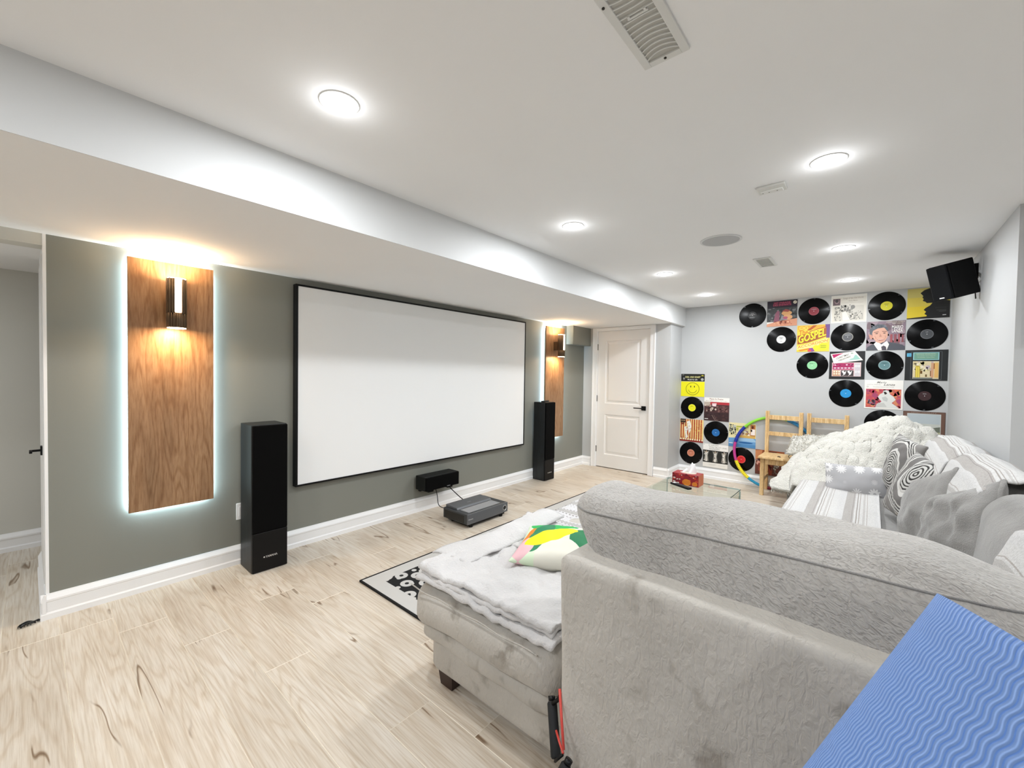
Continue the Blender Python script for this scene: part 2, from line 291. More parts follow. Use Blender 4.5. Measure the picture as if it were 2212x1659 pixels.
class MB:
    def __init__(s): s.v = []; s.f = []; s.m = []
    def add(s, vs, fs, mi=0, M=None):
        n = len(s.v); s.v += [(M @ Vector(v)) if M else Vector(v) for v in vs]; s.f += [tuple(i+n for i in f) for f in fs]; s.m += [mi]*len(fs); return s
    def box(s, x0, x1, y0, y1, z0, z1, mi=0, bev=0, seg=2, M=None):
        vs = [(x, y, z) for x in (x0, x1) for y in (y0, y1) for z in (z0, z1)]
        fs = [(0, 1, 3, 2), (4, 6, 7, 5), (0, 4, 5, 1), (2, 3, 7, 6), (0, 2, 6, 4), (1, 5, 7, 3)]
        if bev:
            bm = bmesh.new(); bv = [bm.verts.new(v) for v in vs]; [bm.faces.new([bv[i] for i in f]) for f in fs]
            bmesh.ops.bevel(bm, geom=bm.edges[:], offset=bev, segments=seg, affect='EDGES', profile=.5); bm.verts.index_update()
            vs = [v.co.copy() for v in bm.verts]; fs = [[v.index for v in f.verts] for f in bm.faces]; bm.free()
        return s.add(vs, fs, mi, M)
    def lathe(s, prof, c=(0, 0, 0), n=24, mi=0, axis='Z', M=None):
        vs = []; fs = []; k = len(prof)
        for i in range(n):
            a = 2*PI*i/n; ca, sa = math.cos(a), math.sin(a)
            for r, z in prof:
                p = (r*ca, r*sa, z) if axis == 'Z' else ((z, r*ca, r*sa) if axis == 'X' else (r*sa, z, r*ca)); vs.append((p[0]+c[0], p[1]+c[1], p[2]+c[2]))
        for i in range(n):
            j = (i+1) % n
            for q in range(k-1): fs.append((i*k+q, j*k+q, j*k+q+1, i*k+q+1))
        if prof[0][0] > .0021 and abs(prof[0][0]-prof[-1][0]) < .0021 and prof[0][0] < max(p[0] for p in prof)-.002:      # a ring: close the profile, no caps
            for i in range(n): j = (i+1) % n; fs.append((i*k+k-1, j*k+k-1, j*k, i*k))
        else: fs.append(tuple(i*k for i in range(n))[::-1]); fs.append(tuple(i*k+k-1 for i in range(n)))
        return s.add(vs, fs, mi, M)
    def tube(s, pts, r, n=8, mi=0, closed=False):
        pts = [Vector(p) for p in pts]; rs = r if isinstance(r, list) else [r]*len(pts); vs = []; fs = []; N_ = len(pts); prev = None
        for i, p in enumerate(pts):
            t = (pts[(i+1) % N_]-pts[i-1]) if closed else (pts[min(i+1, N_-1)]-pts[max(i-1, 0)])
            t.normalize(); a = prev if prev is not None else (Vector((0, 0, 1)) if abs(t.z) < .9 else Vector((1, 0, 0)))
            a = (a - t*a.dot(t)).normalized(); prev = a; b = t.cross(a)
            for k in range(n): an = 2*PI*k/n; vs.append(p + (a*math.cos(an)+b*math.sin(an))*rs[i])
        for i in range(N_ if closed else N_-1):
            j = (i+1) % N_
            for k in range(n): fs.append((i*n+k, i*n+(k+1) % n, j*n+(k+1) % n, j*n+k))
        if not closed: fs.append(tuple(range(n))[::-1]); fs.append(tuple((N_-1)*n+k for k in range(n)))
        return s.add(vs, fs, mi)
    def prism(s, poly, ax, a0, a1, mi=0):
        """polygon in the two other axes, extruded along ax"""
        n = len(poly)
        def P(p, a): return {'X': (a, p[0], p[1]), 'Y': (p[0], a, p[1]), 'Z': (p[0], p[1], a)}[ax]
        vs = [P(p, a0) for p in poly]+[P(p, a1) for p in poly]
        fs = [tuple(range(n))[::-1], tuple(range(n, 2*n))]+[(i, (i+1) % n, n+(i+1) % n, n+i) for i in range(n)]
        return s.add(vs, fs, mi)
    def build(s, name, mats, parent=None, smooth=False, origin=None, auto=False):
        o = finish(name, s.v, s.f, mats, parent, smooth, s.m, origin=origin)
        bm = bmesh.new(); bm.from_mesh(o.data); bmesh.ops.recalc_face_normals(bm, faces=bm.faces[:]); bm.to_mesh(o.data); bm.free()
        if auto:
            import numpy as np
            o.data.polygons.foreach_set('use_smooth', [True]*len(o.data.polygons)); o.data.set_sharp_from_angle(angle=math.radians(38))
        return o
def boxo(name, x0, x1, y0, y1, z0, z1, mat, parent=None, bev=.002, seg=2): return MB().box(x0, x1, y0, y1, z0, z1, 0, bev, seg).build(name, mat, parent)
def struct(o): o['kind'] = 'structure'; return o

def softbox(name, lo, hi, r, mat, parent=None, n=16, puff=(0, 0, 0), nz=(0, 3), fn=None, M=None, seed=0):
    """rounded upholstered block: a cube grid wrapped round an inner box, puffed and wrinkled"""
    lo, hi = Vector(lo), Vector(hi); c = (lo+hi)/2; h = (hi-lo)/2; r = min(r, min(h)*.98); ns = n if isinstance(n, tuple) else (n, n, n)
    vs = []; idx = {}; fs = []
    def g(i, m): return math.sin((i/m*2-1)*PI/2)*.5+(i/m*2-1)*.5
    def V(k):
        if k in idx: return idx[k]
        p = Vector([g(k[a], ns[a]) for a in range(3)]); q = Vector([p[a]*h[a] for a in range(3)])
        inn = Vector([max(-(h[a]-r), min(h[a]-r, q[a])) for a in range(3)]); d = q-inn
        nrm = d.normalized() if d.length > 1e-9 else Vector((0, 0, 1)); q = inn+nrm*r if d.length > 1e-9 else q
        for a in range(3):
            if abs(p[a]) > .999: b_, c_ = (a+1) % 3, (a+2) % 3; q[a] += math.copysign(puff[a]*(1-p[b_]**2)*(1-p[c_]**2), p[a])
        w = c+q
        if nz[0]: w = w+nrm*nz[0]*noise.noise(w*nz[1]+Vector((seed*7.3, seed*3.1, 0)))
        if fn: w = fn(w)
        idx[k] = len(vs); vs.append(M @ w if M else w); return idx[k]
    for a in range(3):
        b, d = (a+1) % 3, (a+2) % 3
        for side in (0, ns[a]):
            for i in range(ns[b]):
                for j in range(ns[d]):
                    q = []
                    for (di, dj) in ((0, 0), (1, 0), (1, 1), (0, 1)):
                        k = [0, 0, 0]; k[a] = side; k[b] = i+di; k[d] = j+dj; q.append(V(tuple(k)))
                    fs.append(tuple(q) if side else tuple(q[::-1]))
    return finish(name, vs, fs, mat, parent, True)
def basis(c, ex, ey, ez=None):
    ex = Vector(ex).normalized(); ey = Vector(ey); ey = (ey-ex*ey.dot(ex)).normalized(); ez = ex.cross(ey)
    m = Matrix((ex, ey, ez)).transposed().to_4x4(); m.translation = c; return m
def pillow(name, M, w, h, t, mat, parent=None, n=28, pinch=.07, nz=.012, seed=0, back=None, pw=.42, sag=0):
    """pillow in its own frame: x across (w), y up (h), z thick (t); uv 0..1 over the front"""
    vs = []; uvs = []; fs = []; mi = []
    for side in (1, -1):
        for i in range(n+1):
            for j in range(n+1):
                u, v = math.sin((i/n*2-1)*PI/2), math.sin((j/n*2-1)*PI/2)
                x = w/2*u*(1-pinch*(1-v*v)); y = h/2*v*(1-pinch*(1-u*u)); z = t/2*(max(0, (1-u*u)*(1-v*v)))**pw*side
                p = Vector((x, y, z)); e = min(1, (1-u*u)*(1-v*v)*6)
                z += e*nz*noise.noise(p*9+Vector((seed*3.7, 0, side)))+e*nz*.7*noise.noise(p*22+Vector((seed, 5, 0)))
                z += -sag*(u*u)
                vs.append(M @ Vector((x, y, z))); uvs.append((u*.5+.5, v*.5+.5))
    k = (n+1)**2
    for s_ in (0, 1):
        for i in range(n):
            for j in range(n):
                a = s_*k+i*(n+1)+j; q = (a, a+n+1, a+n+2, a+1); fs.append(q if not s_ else q[::-1]); mi.append(s_ if back else 0)
    o = finish(name, vs, fs, [mat, back] if back else mat, parent, True, mi, uvs)
    bm = bmesh.new(); bm.from_mesh(o.data); bmesh.ops.remove_doubles(bm, verts=bm.verts[:], dist=1e-5); bm.to_mesh(o.data); bm.free(); return o
def sheet(name, P, nu, nv, mat, parent=None, th=.006, uvf=None, offset=-1):
    vs = []; uvs = []; fs = []
    for i in range(nu+1):
        for j in range(nv+1):
            u, v = i/nu, j/nv; vs.append(Vector(P(u, v))); uvs.append(uvf(u, v) if uvf else (u, v))
    for i in range(nu):
        for j in range(nv): a = i*(nv+1)+j; fs.append((a, a+nv+1, a+nv+2, a+1))
    o = finish(name, vs, fs, mat, parent, True, None, uvs)
    md = o.modifiers.new('thickness', 'SOLIDIFY'); md.thickness = th; md.offset = offset; return o
def tufts(name, host, n, ln, mat, seed=1, wd=.0035, droop=.5):
    """fur: short bent blades standing on the host's mesh, one part"""
    rnd = random.Random(seed); me = host.data; polys = [p for p in me.polygons if p.area > 0]; cum = []; s = 0
    for p in polys: s += p.area; cum.append(s)
    import bisect
    vs = []; fs = []
    for _ in range(n):
        p = polys[min(bisect.bisect(cum, rnd.random()*s), len(polys)-1)]; a, b, c = [me.vertices[p.vertices[i]].co for i in (0, 1, 2)]
        d = me.vertices[p.vertices[-1]].co; x, y = rnd.random(), rnd.random(); q = a.lerp(b, x).lerp(d.lerp(c, x), y); nn = p.normal
        t = Vector((rnd.uniform(-1, 1), rnd.uniform(-1, 1), rnd.uniform(-1, .4))); t = (t-nn*t.dot(nn)).normalized(); sd = nn.cross(t)*wd*rnd.uniform(.7, 1.4)
        l = ln*rnd.uniform(.6, 1.3); m1 = q+nn*l*.6+t*l*.25; m2 = q+nn*l*(.6+.1)+t*l*(.25+droop); k = len(vs)
        vs += [q-sd, q+sd, m1+sd*.9, m1-sd*.9, m2]; fs += [(k, k+1, k+2, k+3), (k+3, k+2, k+4)]
    m2 = bpy.data.meshes.new(name); m2.from_pydata(vs, [], fs); m2.materials.append(mat); m2.polygons.foreach_set('use_smooth', [True]*len(fs)); m2.update()
    o = bpy.data.objects.new(name, m2); COL.objects.link(o); o.parent = host; o['kind'] = 'stuff'; return o
def area(name, parent, loc, direction, sx, sy, power, color, spread=PI, shape='RECTANGLE'):
    l = bpy.data.lights.new(name, 'AREA'); l.shape = shape; l.size = sx
    if shape in ('RECTANGLE', 'ELLIPSE'): l.size_y = sy
    l.energy = power; l.color = color; l.spread = spread
    o = bpy.data.objects.new(name, l); COL.objects.link(o); q = Vector(direction).normalized().to_track_quat('-Z', 'Y').to_matrix().to_4x4()
    q.translation = loc; M = ROOTM.get(parent.name, Matrix.Identity(4)).inverted() @ q; o.parent = parent; o.matrix_local = M; return o

# ------------------------------------------------------------------ the setting
XL, YR, YH = -2.6, -2.9, 4.77     # room end behind the camera, alcove side, far wall of the hall
fl = struct(MB().box(XL-.1, D+.1, YR-.1, YH+.1, -.12, -.0165).build('floor', plain('e2d8c6', .6, name='underlay'), origin=(0, 0, 0)))
PWID, PLEN, X0 = .1955, 1.35, .105
offs = {-1: 3.09, 0: 3.09-.0, 1: 2.89, 2: 2.52, 3: 2.03, 4: 2.70, 5: 2.44, 6: 3.02, 7: 2.2}
plank_me = {}; count = 0; M_EDGE = plain('efe6d6', .4, name='plank_edge', spec=.8)  # pale bevel colour paints in the light caught along the seams
def plank(x0, x1, y0, y1):
    key = (round(x1-x0, 3), round(y1-y0, 3))
    if key not in plank_me:
        g = .00015; c = .0014; w, l = (x1-x0)/2-g, (y1-y0)/2-g
        vs = [(sx*w, sy*l, -.016) for sx, sy in ((-1, -1), (1, -1), (1, 1), (-1, 1))]+[(sx*w, sy*l, -c) for sx, sy in ((-1, -1), (1, -1), (1, 1), (-1, 1))]+[(sx*(w-c), sy*(l-c), 0) for sx, sy in ((-1, -1), (1, -1), (1, 1), (-1, 1))]
        fs = [(8, 9, 10, 11)]+[(a, (a+1) % 4, 4+(a+1) % 4, 4+a) for a in range(4)]+[(4+a, 4+(a+1) % 4, 8+(a+1) % 4, 8+a) for a in range(4)]
        me = bpy.data.meshes.new('plank'); me.from_pydata(vs, [], fs); me.materials.append(M_FLOOR); me.materials.append(M_EDGE); me.polygons.foreach_set('material_index', [0]+[1]*8); me.update(); plank_me[key] = me
    o = bpy.data.objects.new('plank', plank_me[key]); COL.objects.link(o); o.parent = fl; o.location = ((x0+x1)/2, (y0+y1)/2, 0)
rndp = random.Random(3); far_b = MB(); nplank = 0
k0 = -int((X0-XL)/PWID)-1; k1 = int((D-X0)/PWID)+1
for k in range(k0, k1):
    a, b = max(X0+k*PWID, XL), min(X0+(k+1)*PWID, D)
    if b-a < .01: continue
    ys = offs.get(k, rndp.uniform(1.8, 3.1)); cuts = [ys]
    while cuts[-1] < YH: cuts.append(cuts[-1]+PLEN)
    while cuts[0] > YR: cuts.insert(0, cuts[0]-PLEN)
    for c0, c1 in zip(cuts[:-1], cuts[1:]):
        c0, c1 = max(c0, YR), min(c1, YH)
        if c1-c0 < .01: continue
        if a > XS-.1: c1 = min(c1, W if a > XS+.25 or c0 < W else c1)
        if c1-c0 < .01 or (c1 < RW and a > XCR): continue
        vis = c1 > -.1 and a > -.8 and not (c1 < .45 and a > 1.3)
        if vis and nplank < 300: plank(a, b, c0, c1); nplank += 1
        else: far_b.box(a+.0007, b-.0007, c0+.0007, c1-.0007, -.016, 0)
ho = far_b.build('plank_field', M_FLOOR, fl); ho['kind'] = 'stuff'

ce = struct(MB().box(XL-.1, D+.1, YR-.1, YB, ZC, ZC+.1).build('ceiling', M_CEIL))
sf = MB().prism([(YB, ZB), (YH+.1, ZB), (YH+.1, ZC+.1), (YB, ZC+.1)], 'X', XL-.1, D+.1); struct(sf.build('ceiling_bulkhead', M_CEIL))
face = struct(MB().box(XL, D, YB-.004, YB, ZB, ZC).build('wall_bulkhead', paint('soffit_paint', 'd5d6d6', .55)))
struct(boxo('wall_left', XS, D, W, W+.14, 0, ZB, [M_DARK], bev=0))
struct(boxo('wall_far', D, D+.12, YR, W+.1, 0, ZC, M_WALL, bev=0))
# door wall with an opening
DY0, DY1, DZ = 2.305, 3.105, 2.008
mb = MB().box(DD, DD+.12, 2.03, DY0-.015, 0, ZB).box(DD, DD+.12, DY1+.015, W, 0, ZB).box(DD, DD+.12, DY0-.015, DY1+.015, DZ+.01, ZB).box(DD+.12, D, 2.03, 2.12, 0, ZB)
struct(mb.build('wall_door', M_WALL))
struct(boxo('wall_door_closet', DD+.3, DD+.34, 2.1, W, 0, ZB, plain('20201f', .8), bev=0))
struct(boxo('wall_right', XCR, D, RW-.12, RW, 0, ZC, M_WALL, bev=0))
struct(boxo('wall_alcove', XCR, XCR+.12, YR, RW-.12, 0, ZC, M_WALL, bev=0))
struct(boxo('wall_alcove_side', XL, XCR+.12, YR-.1, YR, 0, ZC, M_WALL, bev=0))
struct(boxo('wall_back', XL-.1, XL, YR, YH, 0, ZC, M_WALL, bev=0))
struct(MB().box(XS, XS+.012, W+.14, 4.15, 0, ZB).box(XS, 1.6, 4.15, 4.16, 0, ZB).box(1.6, 1.62, 4.15, YH, 0, ZB).build('wall_hall_side', M_TRIM))
struct(boxo('trim_1', XS-.001, XS+.012, W-.002, W+.14, 0, ZB, M_TRIM, bev=0))
struct(boxo('wall_hall', XL, 1.7, YH, YH+.1, 0, ZB, M_HALL, bev=0))
struct(boxo('trim_2', XL, XS, W, W+.12, ZB-.062, ZB+.001, M_HALL, bev=0))
struct(boxo('wall_duct_box', 5.066, DD, 3.228, W, 1.80, ZB, M_DARK, bev=0))
# baseboards: stepped profile
def basebd(name, p0, p1, nrm):
    p0, p1, n_ = Vector(p0), Vector(p1), Vector(nrm); prof = [(0, 0), (.022, 0), (.022, .030), (.015, .038), (.015, .092), (.019, .096), (.019, .106), (.008, .128), (.006, .134), (0, .134)]
    k = len(prof); vs = [p+n_*a+Vector((0, 0, z)) for p in (p0, p1) for a, z in prof]
    return struct(MB().add(vs, [(i, i+1, k+i+1, k+i) for i in range(k-1)]+[tuple(range(k)), tuple(range(k, 2*k))]).build(name, M_TRIM))
basebd('baseboard_left', (XS-.02, W, 0), (DD, W, 0), (0, -1, 0))
basebd('baseboard_left_end', (XS, W-.02, 0), (XS, 4.15, 0), (-1, 0, 0))
basebd('baseboard_door', (DD, DY1+.085, 0), (DD, W, 0), (-1, 0, 0))
basebd('baseboard_column', (DD, 2.008, 0), (DD, DY0-.085, 0), (-1, 0, 0))
basebd('baseboard_column_side', (DD-.02, 2.03, 0), (D, 2.03, 0), (0, -1, 0))
basebd('baseboard_far', (D, RW, 0), (D, 2.03, 0), (-1, 0, 0))
basebd('baseboard_right', (XCR, RW, 0), (D, RW, 0), (0, 1, 0))
basebd('baseboard_hall', (XL, YH, 0), (1.6, YH, 0), (0, -1, 0))
# door 1
d1 = struct(thing('door_1', None, None, (DD, (DY0+DY1)/2, 0)))
mb = MB(); xf, x1 = DD+.012, DD+.045
def rail(y0, y1, z0, z1): mb.box(xf, x1, y0, y1, z0, z1)
PY0, PY1 = DY0+.135, DY1-.125
rail(DY0+.002, PY0, .012, DZ); rail(PY1, DY1-.002, .012, DZ); rail(PY0, PY1, .012, .20); rail(PY0, PY1, .79, .95); rail(PY0, PY1, 1.87, DZ)
mb.build('door_leaf', M_DOOR, d1)
for z0, z1 in ((.20, .79), (.95, 1.87)):
    q = MB(); y0, y1 = PY0, PY1; rings = [(0, 0), (.012, .011), (.03, .011), (.052, .003)]; vs = []
    for ins, dx in rings: vs += [(xf+dx, y0+ins, z0+ins), (xf+dx, y1-ins, z0+ins), (xf+dx, y1-ins, z1-ins), (xf+dx, y0+ins, z1-ins)]
    fs = [(r*4+i, r*4+(i+1) % 4, r*4+4+(i+1) % 4, r*4+4+i) for r in range(3) for i in range(4)]+[(12, 13, 14, 15)]
    q.add(vs, fs).build('door_panel', M_DOOR, d1)
q = MB()
for (y0, y1, z0, z1) in ((DY0-.078, DY0-.003, 0, DZ+.05), (DY1+.003, DY1+.078, 0, DZ+.05), (DY0-.003, DY1+.003, DZ+.003, DZ+.05)):
    q.box(DD-.016, DD+.001, y0, y1, z0, z1, bev=.004)
    q.box(DD-.021, DD-.012, y0+(.0 if y0 < 2.5 else .055), y1-(.055 if y0 < 2.5 and y1 < 2.6 else 0), z0, z1, bev=.003) if y1-y0 < .2 else None
q.build('door_casing', M_TRIM, d1)
MB().box(DD-.001, DD+.1, DY0-.016, DY0, 0, DZ+.012).box(DD-.001, DD+.1, DY1, DY1+.016, 0, DZ+.012).box(DD, DD+.1, DY0, DY1, DZ+.002, DZ+.014).build('door_jamb', M_TRIM, d1)
for z in (1.78, 1.02, .27): boxo('hinge', DD-.004, DD+.012, DY1-.004, DY1+.006, z-.045, z+.045, plain('8a8a88', .35, 1), d1, .001)
hd = boxo('door_handle', DD-.006, DD+.012, DY0+.045, DY0+.105, .885, .945, BLACK, d1, .002)
MB().box(DD-.05, DD-.006, DY0+.069, DY0+.081, .909, .921, bev=.002).box(DD-.055, DD-.043, DY0+.07, DY0+.20, .908, .922, bev=.002).build('lever', BLACK, hd)
# door 2 in the hall: only its lever shows
d2 = struct(thing('door_2', None, None, (XS, 3.8, 0)))
boxo('door_leaf', XS-.004, XS, 3.5, 4.1, .02, 1.98, M_DOOR, d2, 0)
h2 = boxo('door_handle', XS-.012, XS-.003, 3.53, 3.58, .86, .91, BLACK, d2, .002)
MB().box(XS-.05, XS-.01, 3.548, 3.560, .880, .892, bev=.002).box(XS-.054, XS-.042, 3.50, 3.56, .878, .892, bev=.002).build('lever', BLACK, h2)

# ------------------------------------------------------------------ ceiling things
M_TRIMW = plain('f0f0ee', .4, name='lamp_trim')
def pot(x, y, label, ZC=ZC):
    t = thing('recessed_downlight', label, 'light', (x, y, ZC), 0, 'recessed ceiling lights')
    MB().lathe([(.0635, 0), (.067, 0), (.068, -.0015), (.067, -.003), (.0645, -.0035), (.0635, -.003)], (x, y, ZC), 32).build('trim_ring', M_TRIMW, t, True)
    MB().lathe([(.001, -.010), (.040, -.0095), (.058, -.007), (.063, -.003), (.0635, .002), (.001, .002)], (x, y, ZC), 28).build('lens', E_POT, t, True)
    area('lamp_light', t, (x, y, ZC-.0105), (0, 0, -1), .122, .122, POT_W, (.93, .965, 1.0), PI, 'DISK')
    l = bpy.data.lights.new('glow', 'POINT'); l.energy = .5; l.shadow_soft_size = .03; l.color = (.95, .975, 1); o = bpy.data.objects.new('lamp_glow', l); COL.objects.link(o); o.parent = t; o.location = (0, 0, -.05)
for x, y, s in ((.735, 1.463, 'large bright round ceiling light above the near end of the screen, nearest the soffit step'),
                (2.294, 1.478, 'round ceiling light second from the camera in the row beside the soffit'),
                (3.893, 1.491, 'round ceiling light third in the row beside the soffit, left of the round ceiling speaker'),
                (5.157, 1.488, 'round ceiling light at the far end of the row beside the soffit'),
                (2.30, .17, 'large bright round ceiling light over the sofa, beside the small white detector strip'),
                (3.88, .183, 'round ceiling light over the sofa, middle one before the wall speaker'),
                (5.176, .191, 'round ceiling light farthest over the sofa, just before the record wall')): pot(x, y, s)
for x, y, w_ in ((-.9, 1.46, 'first behind the camera beside the soffit'), (-.9, .17, 'straight behind the camera'), (-.9, -1.4, 'behind the camera on the alcove side'), (1.0, -1.7, 'in the alcove near the short sofa back'), (2.6, -1.9, 'in the alcove farthest along the sofa')): pot(x, y, 'unseen round ceiling light added as fill, '+w_)  # downlights out of view, added as ambient fill
pot(-1.3, 4.05, 'unseen ceiling light added to brighten the hall beyond the dark wall', ZB)  # lamp out of view, added to lift the dim hall wall

def rect_grille(name, label, x0, x1, y0, y1, slats=0, curved=False):
    t = thing(name, label, 'vent', ((x0+x1)/2, (y0+y1)/2, ZC)); cx, cy = (x0+x1)/2, (y0+y1)/2; b = .022 if slats > 12 else .018
    fr = plain('dcdcd9', .5, name='vent_plastic')
    q = MB()
    for a in ((x0, x1, y0, y0+b), (x0, x1, y1-b, y1), (x0, x0+b, y0+b, y1-b), (x1-b, x1, y0+b, y1-b)): q.box(a[0], a[1], a[2], a[3], ZC-.008, ZC, bev=.0015)
    q.build('frame', fr, t); boxo('backing', x0+b, x1-b, y0+b, y1-b, ZC-.0025, ZC-.0005, plain('b9b8b2', .8), t, 0)
    for i in range(slats):
        xx = x0+b+(x1-x0-2*b)*(i+.5)/slats; pts = []; amp = .018*((i+.5)/slats-.5)*2*-1 if curved else 0
        for k in range(9): f = k/8*2-1; pts.append((xx+amp*(1-f*f), cy+f*(y1-y0-2*b)/2))
        vs = []; 
        for (px, py) in pts: vs += [(px-.0018, py, ZC-.002), (px+.0018, py, ZC-.002), (px+.0018, py, ZC-.0065), (px-.0018, py, ZC-.0065)]
        fs = [(k*4+a, k*4+(a+1) % 4, k*4+4+(a+1) % 4, k*4+4+a) for k in range(8) for a in range(4)]
        MB().add(vs, fs).build('slat', fr, t)
    return t
v = rect_grille('ceiling_vent', 'large white rectangular ceiling vent with curved louvres above the camera', .83, 1.262, .425, .560, 19, True)
MB().box(1.045, 1.052, .468, .474, ZC-.0085, ZC-.002).box(1.045, 1.052, .512, .518, ZC-.0085, ZC-.002).box(1.0525, 1.0585, .465, .52, ZC-.008, ZC-.003).build('lever_tab', plain('dcdcd9', .5, name='vent_plastic'), v)
for (px, py) in ((1.248, .492), (.98, .552)): MB().lathe([(.001, -.0105), (.004, -.010), (.004, -.007)], (px, py, ZC), 12).build('screw', plain('3a3833', .4, .8), v)
rect_grille('ceiling_vent', 'small square white ceiling vent between the round speaker and the record wall', 3.82, 4.13, .63, .755, 9)
t = thing('smoke_strip', 'slim white rectangular detector strip on the ceiling beside a bright light', 'detector', (2.44, .41, ZC))
boxo('body', 2.40, 2.49, .345, .47, ZC-.012, ZC, plain('dcdcd8', .5), t, .004); boxo('cover', 2.44, 2.478, .36, .455, ZC-.016, ZC-.011, plain('e6e6e3', .5), t, .002)
for yy in (.385, .42, .447): MB().lathe([(.001, -.0172), (.003, -.017), (.003, -.015)], (2.46, yy, ZC), 10).build('screw', plain('6a6a66', .5), t)
t = thing('ceiling_speaker', 'flat round grey speaker grille set in the ceiling', 'speaker', (3.168, .826, ZC))
MB().lathe([(.118, 0), (.131, 0), (.131, -.004), (.118, -.006)], (3.168, .826, ZC), 48).build('rim', plain('dedfdf', .5), t, True)
MB().lathe([(.001, -.0045), (.118, -.0045), (.118, 0), (.001, 0)], (3.168, .826, ZC), 48).build('grille', plain('b9babb', .7), t)

# ------------------------------------------------------------------ screen wall things
t = thing('projection_screen', 'huge white projection screen in a thin black frame on the dark wall', 'screen', (2.7, W, .48))
SX0, SX1, SZ0, SZ1 = 1.325, 4.075, .475, 2.012; SY = W-.045
q = MB()
for a in ((SX0, SX1, SZ0, SZ0+.014), (SX0, SX1, SZ1-.014, SZ1), (SX0, SX0+.018, SZ0+.014, SZ1-.014), (SX1-.014, SX1, SZ0+.014, SZ1-.014)): q.box(a[0], a[1], SY-.006, W, a[2], a[3], bev=.002)
q.build('frame', BLACK, t); boxo('screen_surface', SX0+.016, SX1-.012, SY-.001, SY+.012, SZ0+.012, SZ1-.012, M_SCREEN, t, 0)
def wood_panel(x0, x1, label):
    t = thing('backlit_wood_panel', label, 'wall panel', ((x0+x1)/2, W, .503), 0, 'backlit wood panels beside the screen'); z0, z1 = .503, 2.008
    boxo('board', x0, x1, W-.052, W-.034, z0, z1, M_WALNUT, t, .001)
    [boxo('batten', x0+.05, x1-.05, W-.034, W-.0005, zz, zz+.03, BLACK, t, 0) for zz in (z0+.06, z1-.09)]
    q = MB(); e = .022
    q.box(x0+e, x0+e+.006, W-.034, W-.028, z0+e, z1-e).box(x1-e-.006, x1-e, W-.034, W-.028, z0+e, z1-e).box(x0+e, x1-e, W-.034, W-.028, z0+e, z0+e+.006).box(x0+e, x1-e, W-.034, W-.028, z1-e-.006, z1-e)
    q.build('led_strip', E_LED, t); c = (.62, .86, 1.0); zc = (z0+z1)/2; xc = (x0+x1)/2; hz = z1-z0-.04; hx = x1-x0-.04
    area('led_light', t, (x0+.016, W-.018, zc), (-.6, 1, 0), hz, .008, LED_W*1.1, c); area('led_light', t, (x1-.016, W-.018, zc), (.6, 1, 0), hz, .008, LED_W*1.1, c)
    area('led_light', t, (xc, W-.018, z0+.016), (0, 1, -.6), hx, .008, LED_W*.42, c); area('led_light', t, (xc, W-.016, z1-.022), (0, .15, 1), hx, .012, LED_W*.55, (.85, .95, 1.0))
    return t
# long axis of these lights: x of the light is the long side for the flat ones; fix the upright ones
wood_panel(.388, .806, 'tall walnut panel with cool white back lighting near the hall end of the dark wall')
wood_panel(4.505, 4.940, 'tall walnut panel with cool white back lighting between the screen and the white door')
for o in bpy.data.objects:
    if o.name.startswith('led_light') and o.data.size > 1.0: o.data.size, o.data.size_y = o.data.size_y, o.data.size
def sconce(x, label):
    y = W-.16; t = thing('wall_sconce', label, 'lamp', (x, y, 1.60), 0, 'cylinder wall lamps'); z0, z1, r = 1.605, 1.895, .047
    br = plain('6b5844', .4, .5, name='bronze_metal'); n = 40; vs = []; fs = []; sl0, sl1 = z0+.085, z1
    # shell with a slot in front (towards -y), inner wall too
    q = MB(); slot = .36; angs = [-PI/2+slot+(2*PI-2*slot)*i/n for i in range(n+1)]
    for i in range(n):
        for (za, zb) in ((z0, sl0), (sl0, z1)):
            a, b = angs[i], angs[i+1]; q.add([(x+r*math.cos(a), y+r*math.sin(a), za), (x+r*math.cos(b), y+r*math.sin(b), za), (x+r*math.cos(b), y+r*math.sin(b), zb), (x+r*math.cos(a), y+r*math.sin(a), zb)], [(0, 1, 2, 3)])
    a, b = -PI/2-slot, -PI/2+slot
    for i in range(4):
        c, d = a+(b-a)*i/4, a+(b-a)*(i+1)/4; q.add([(x+r*math.cos(c), y+r*math.sin(c), z0), (x+r*math.cos(d), y+r*math.sin(d), z0), (x+r*math.cos(d), y+r*math.sin(d), sl0), (x+r*math.cos(c), y+r*math.sin(c), sl0)], [(0, 1, 2, 3)])
    o = q.build('cylinder_shell', br, t, True); md = o.modifiers.new('thickness', 'SOLIDIFY'); md.thickness = .003; md.offset = -1
    MB().lathe([(.001, z0-.004), (r-.002, z0-.004), (r-.002, z0+.002), (.001, z0+.002)], (x, y, 0), 28).build('lower_lens', E_WARM, t)
    MB().lathe([(.001, z1-.002), (r-.002, z1-.002), (r-.002, z1+.005), (.001, z1+.005)], (x, y, 0), 28).build('upper_lens', E_WARM, t)
    MB().box(x-.015, x+.015, y-.0455, y-.036, sl0+.004, z1-.002, bev=.003).build('light_slot', E_SLIT, t)
    boxo('mount', x-.03, x+.03, y+.044, W-.052, 1.69, 1.805, br, t, .002)
    wc = (1.0, .68, .38)
    area('up_light', t, (x, y, z1+.012), (0, .15, 1), .08, .08, SCONCE_W*.75, wc, PI, 'DISK'); area('down_light', t, (x, y, z0-.012), (0, .25, -1), .08, .08, SCONCE_W*.8, wc, PI*.95, 'DISK')
sconce(.594, 'lit bronze cylinder wall lamp on the walnut panel nearest the hall'); sconce(4.705, 'lit bronze cylinder wall lamp on the walnut panel beside the door')

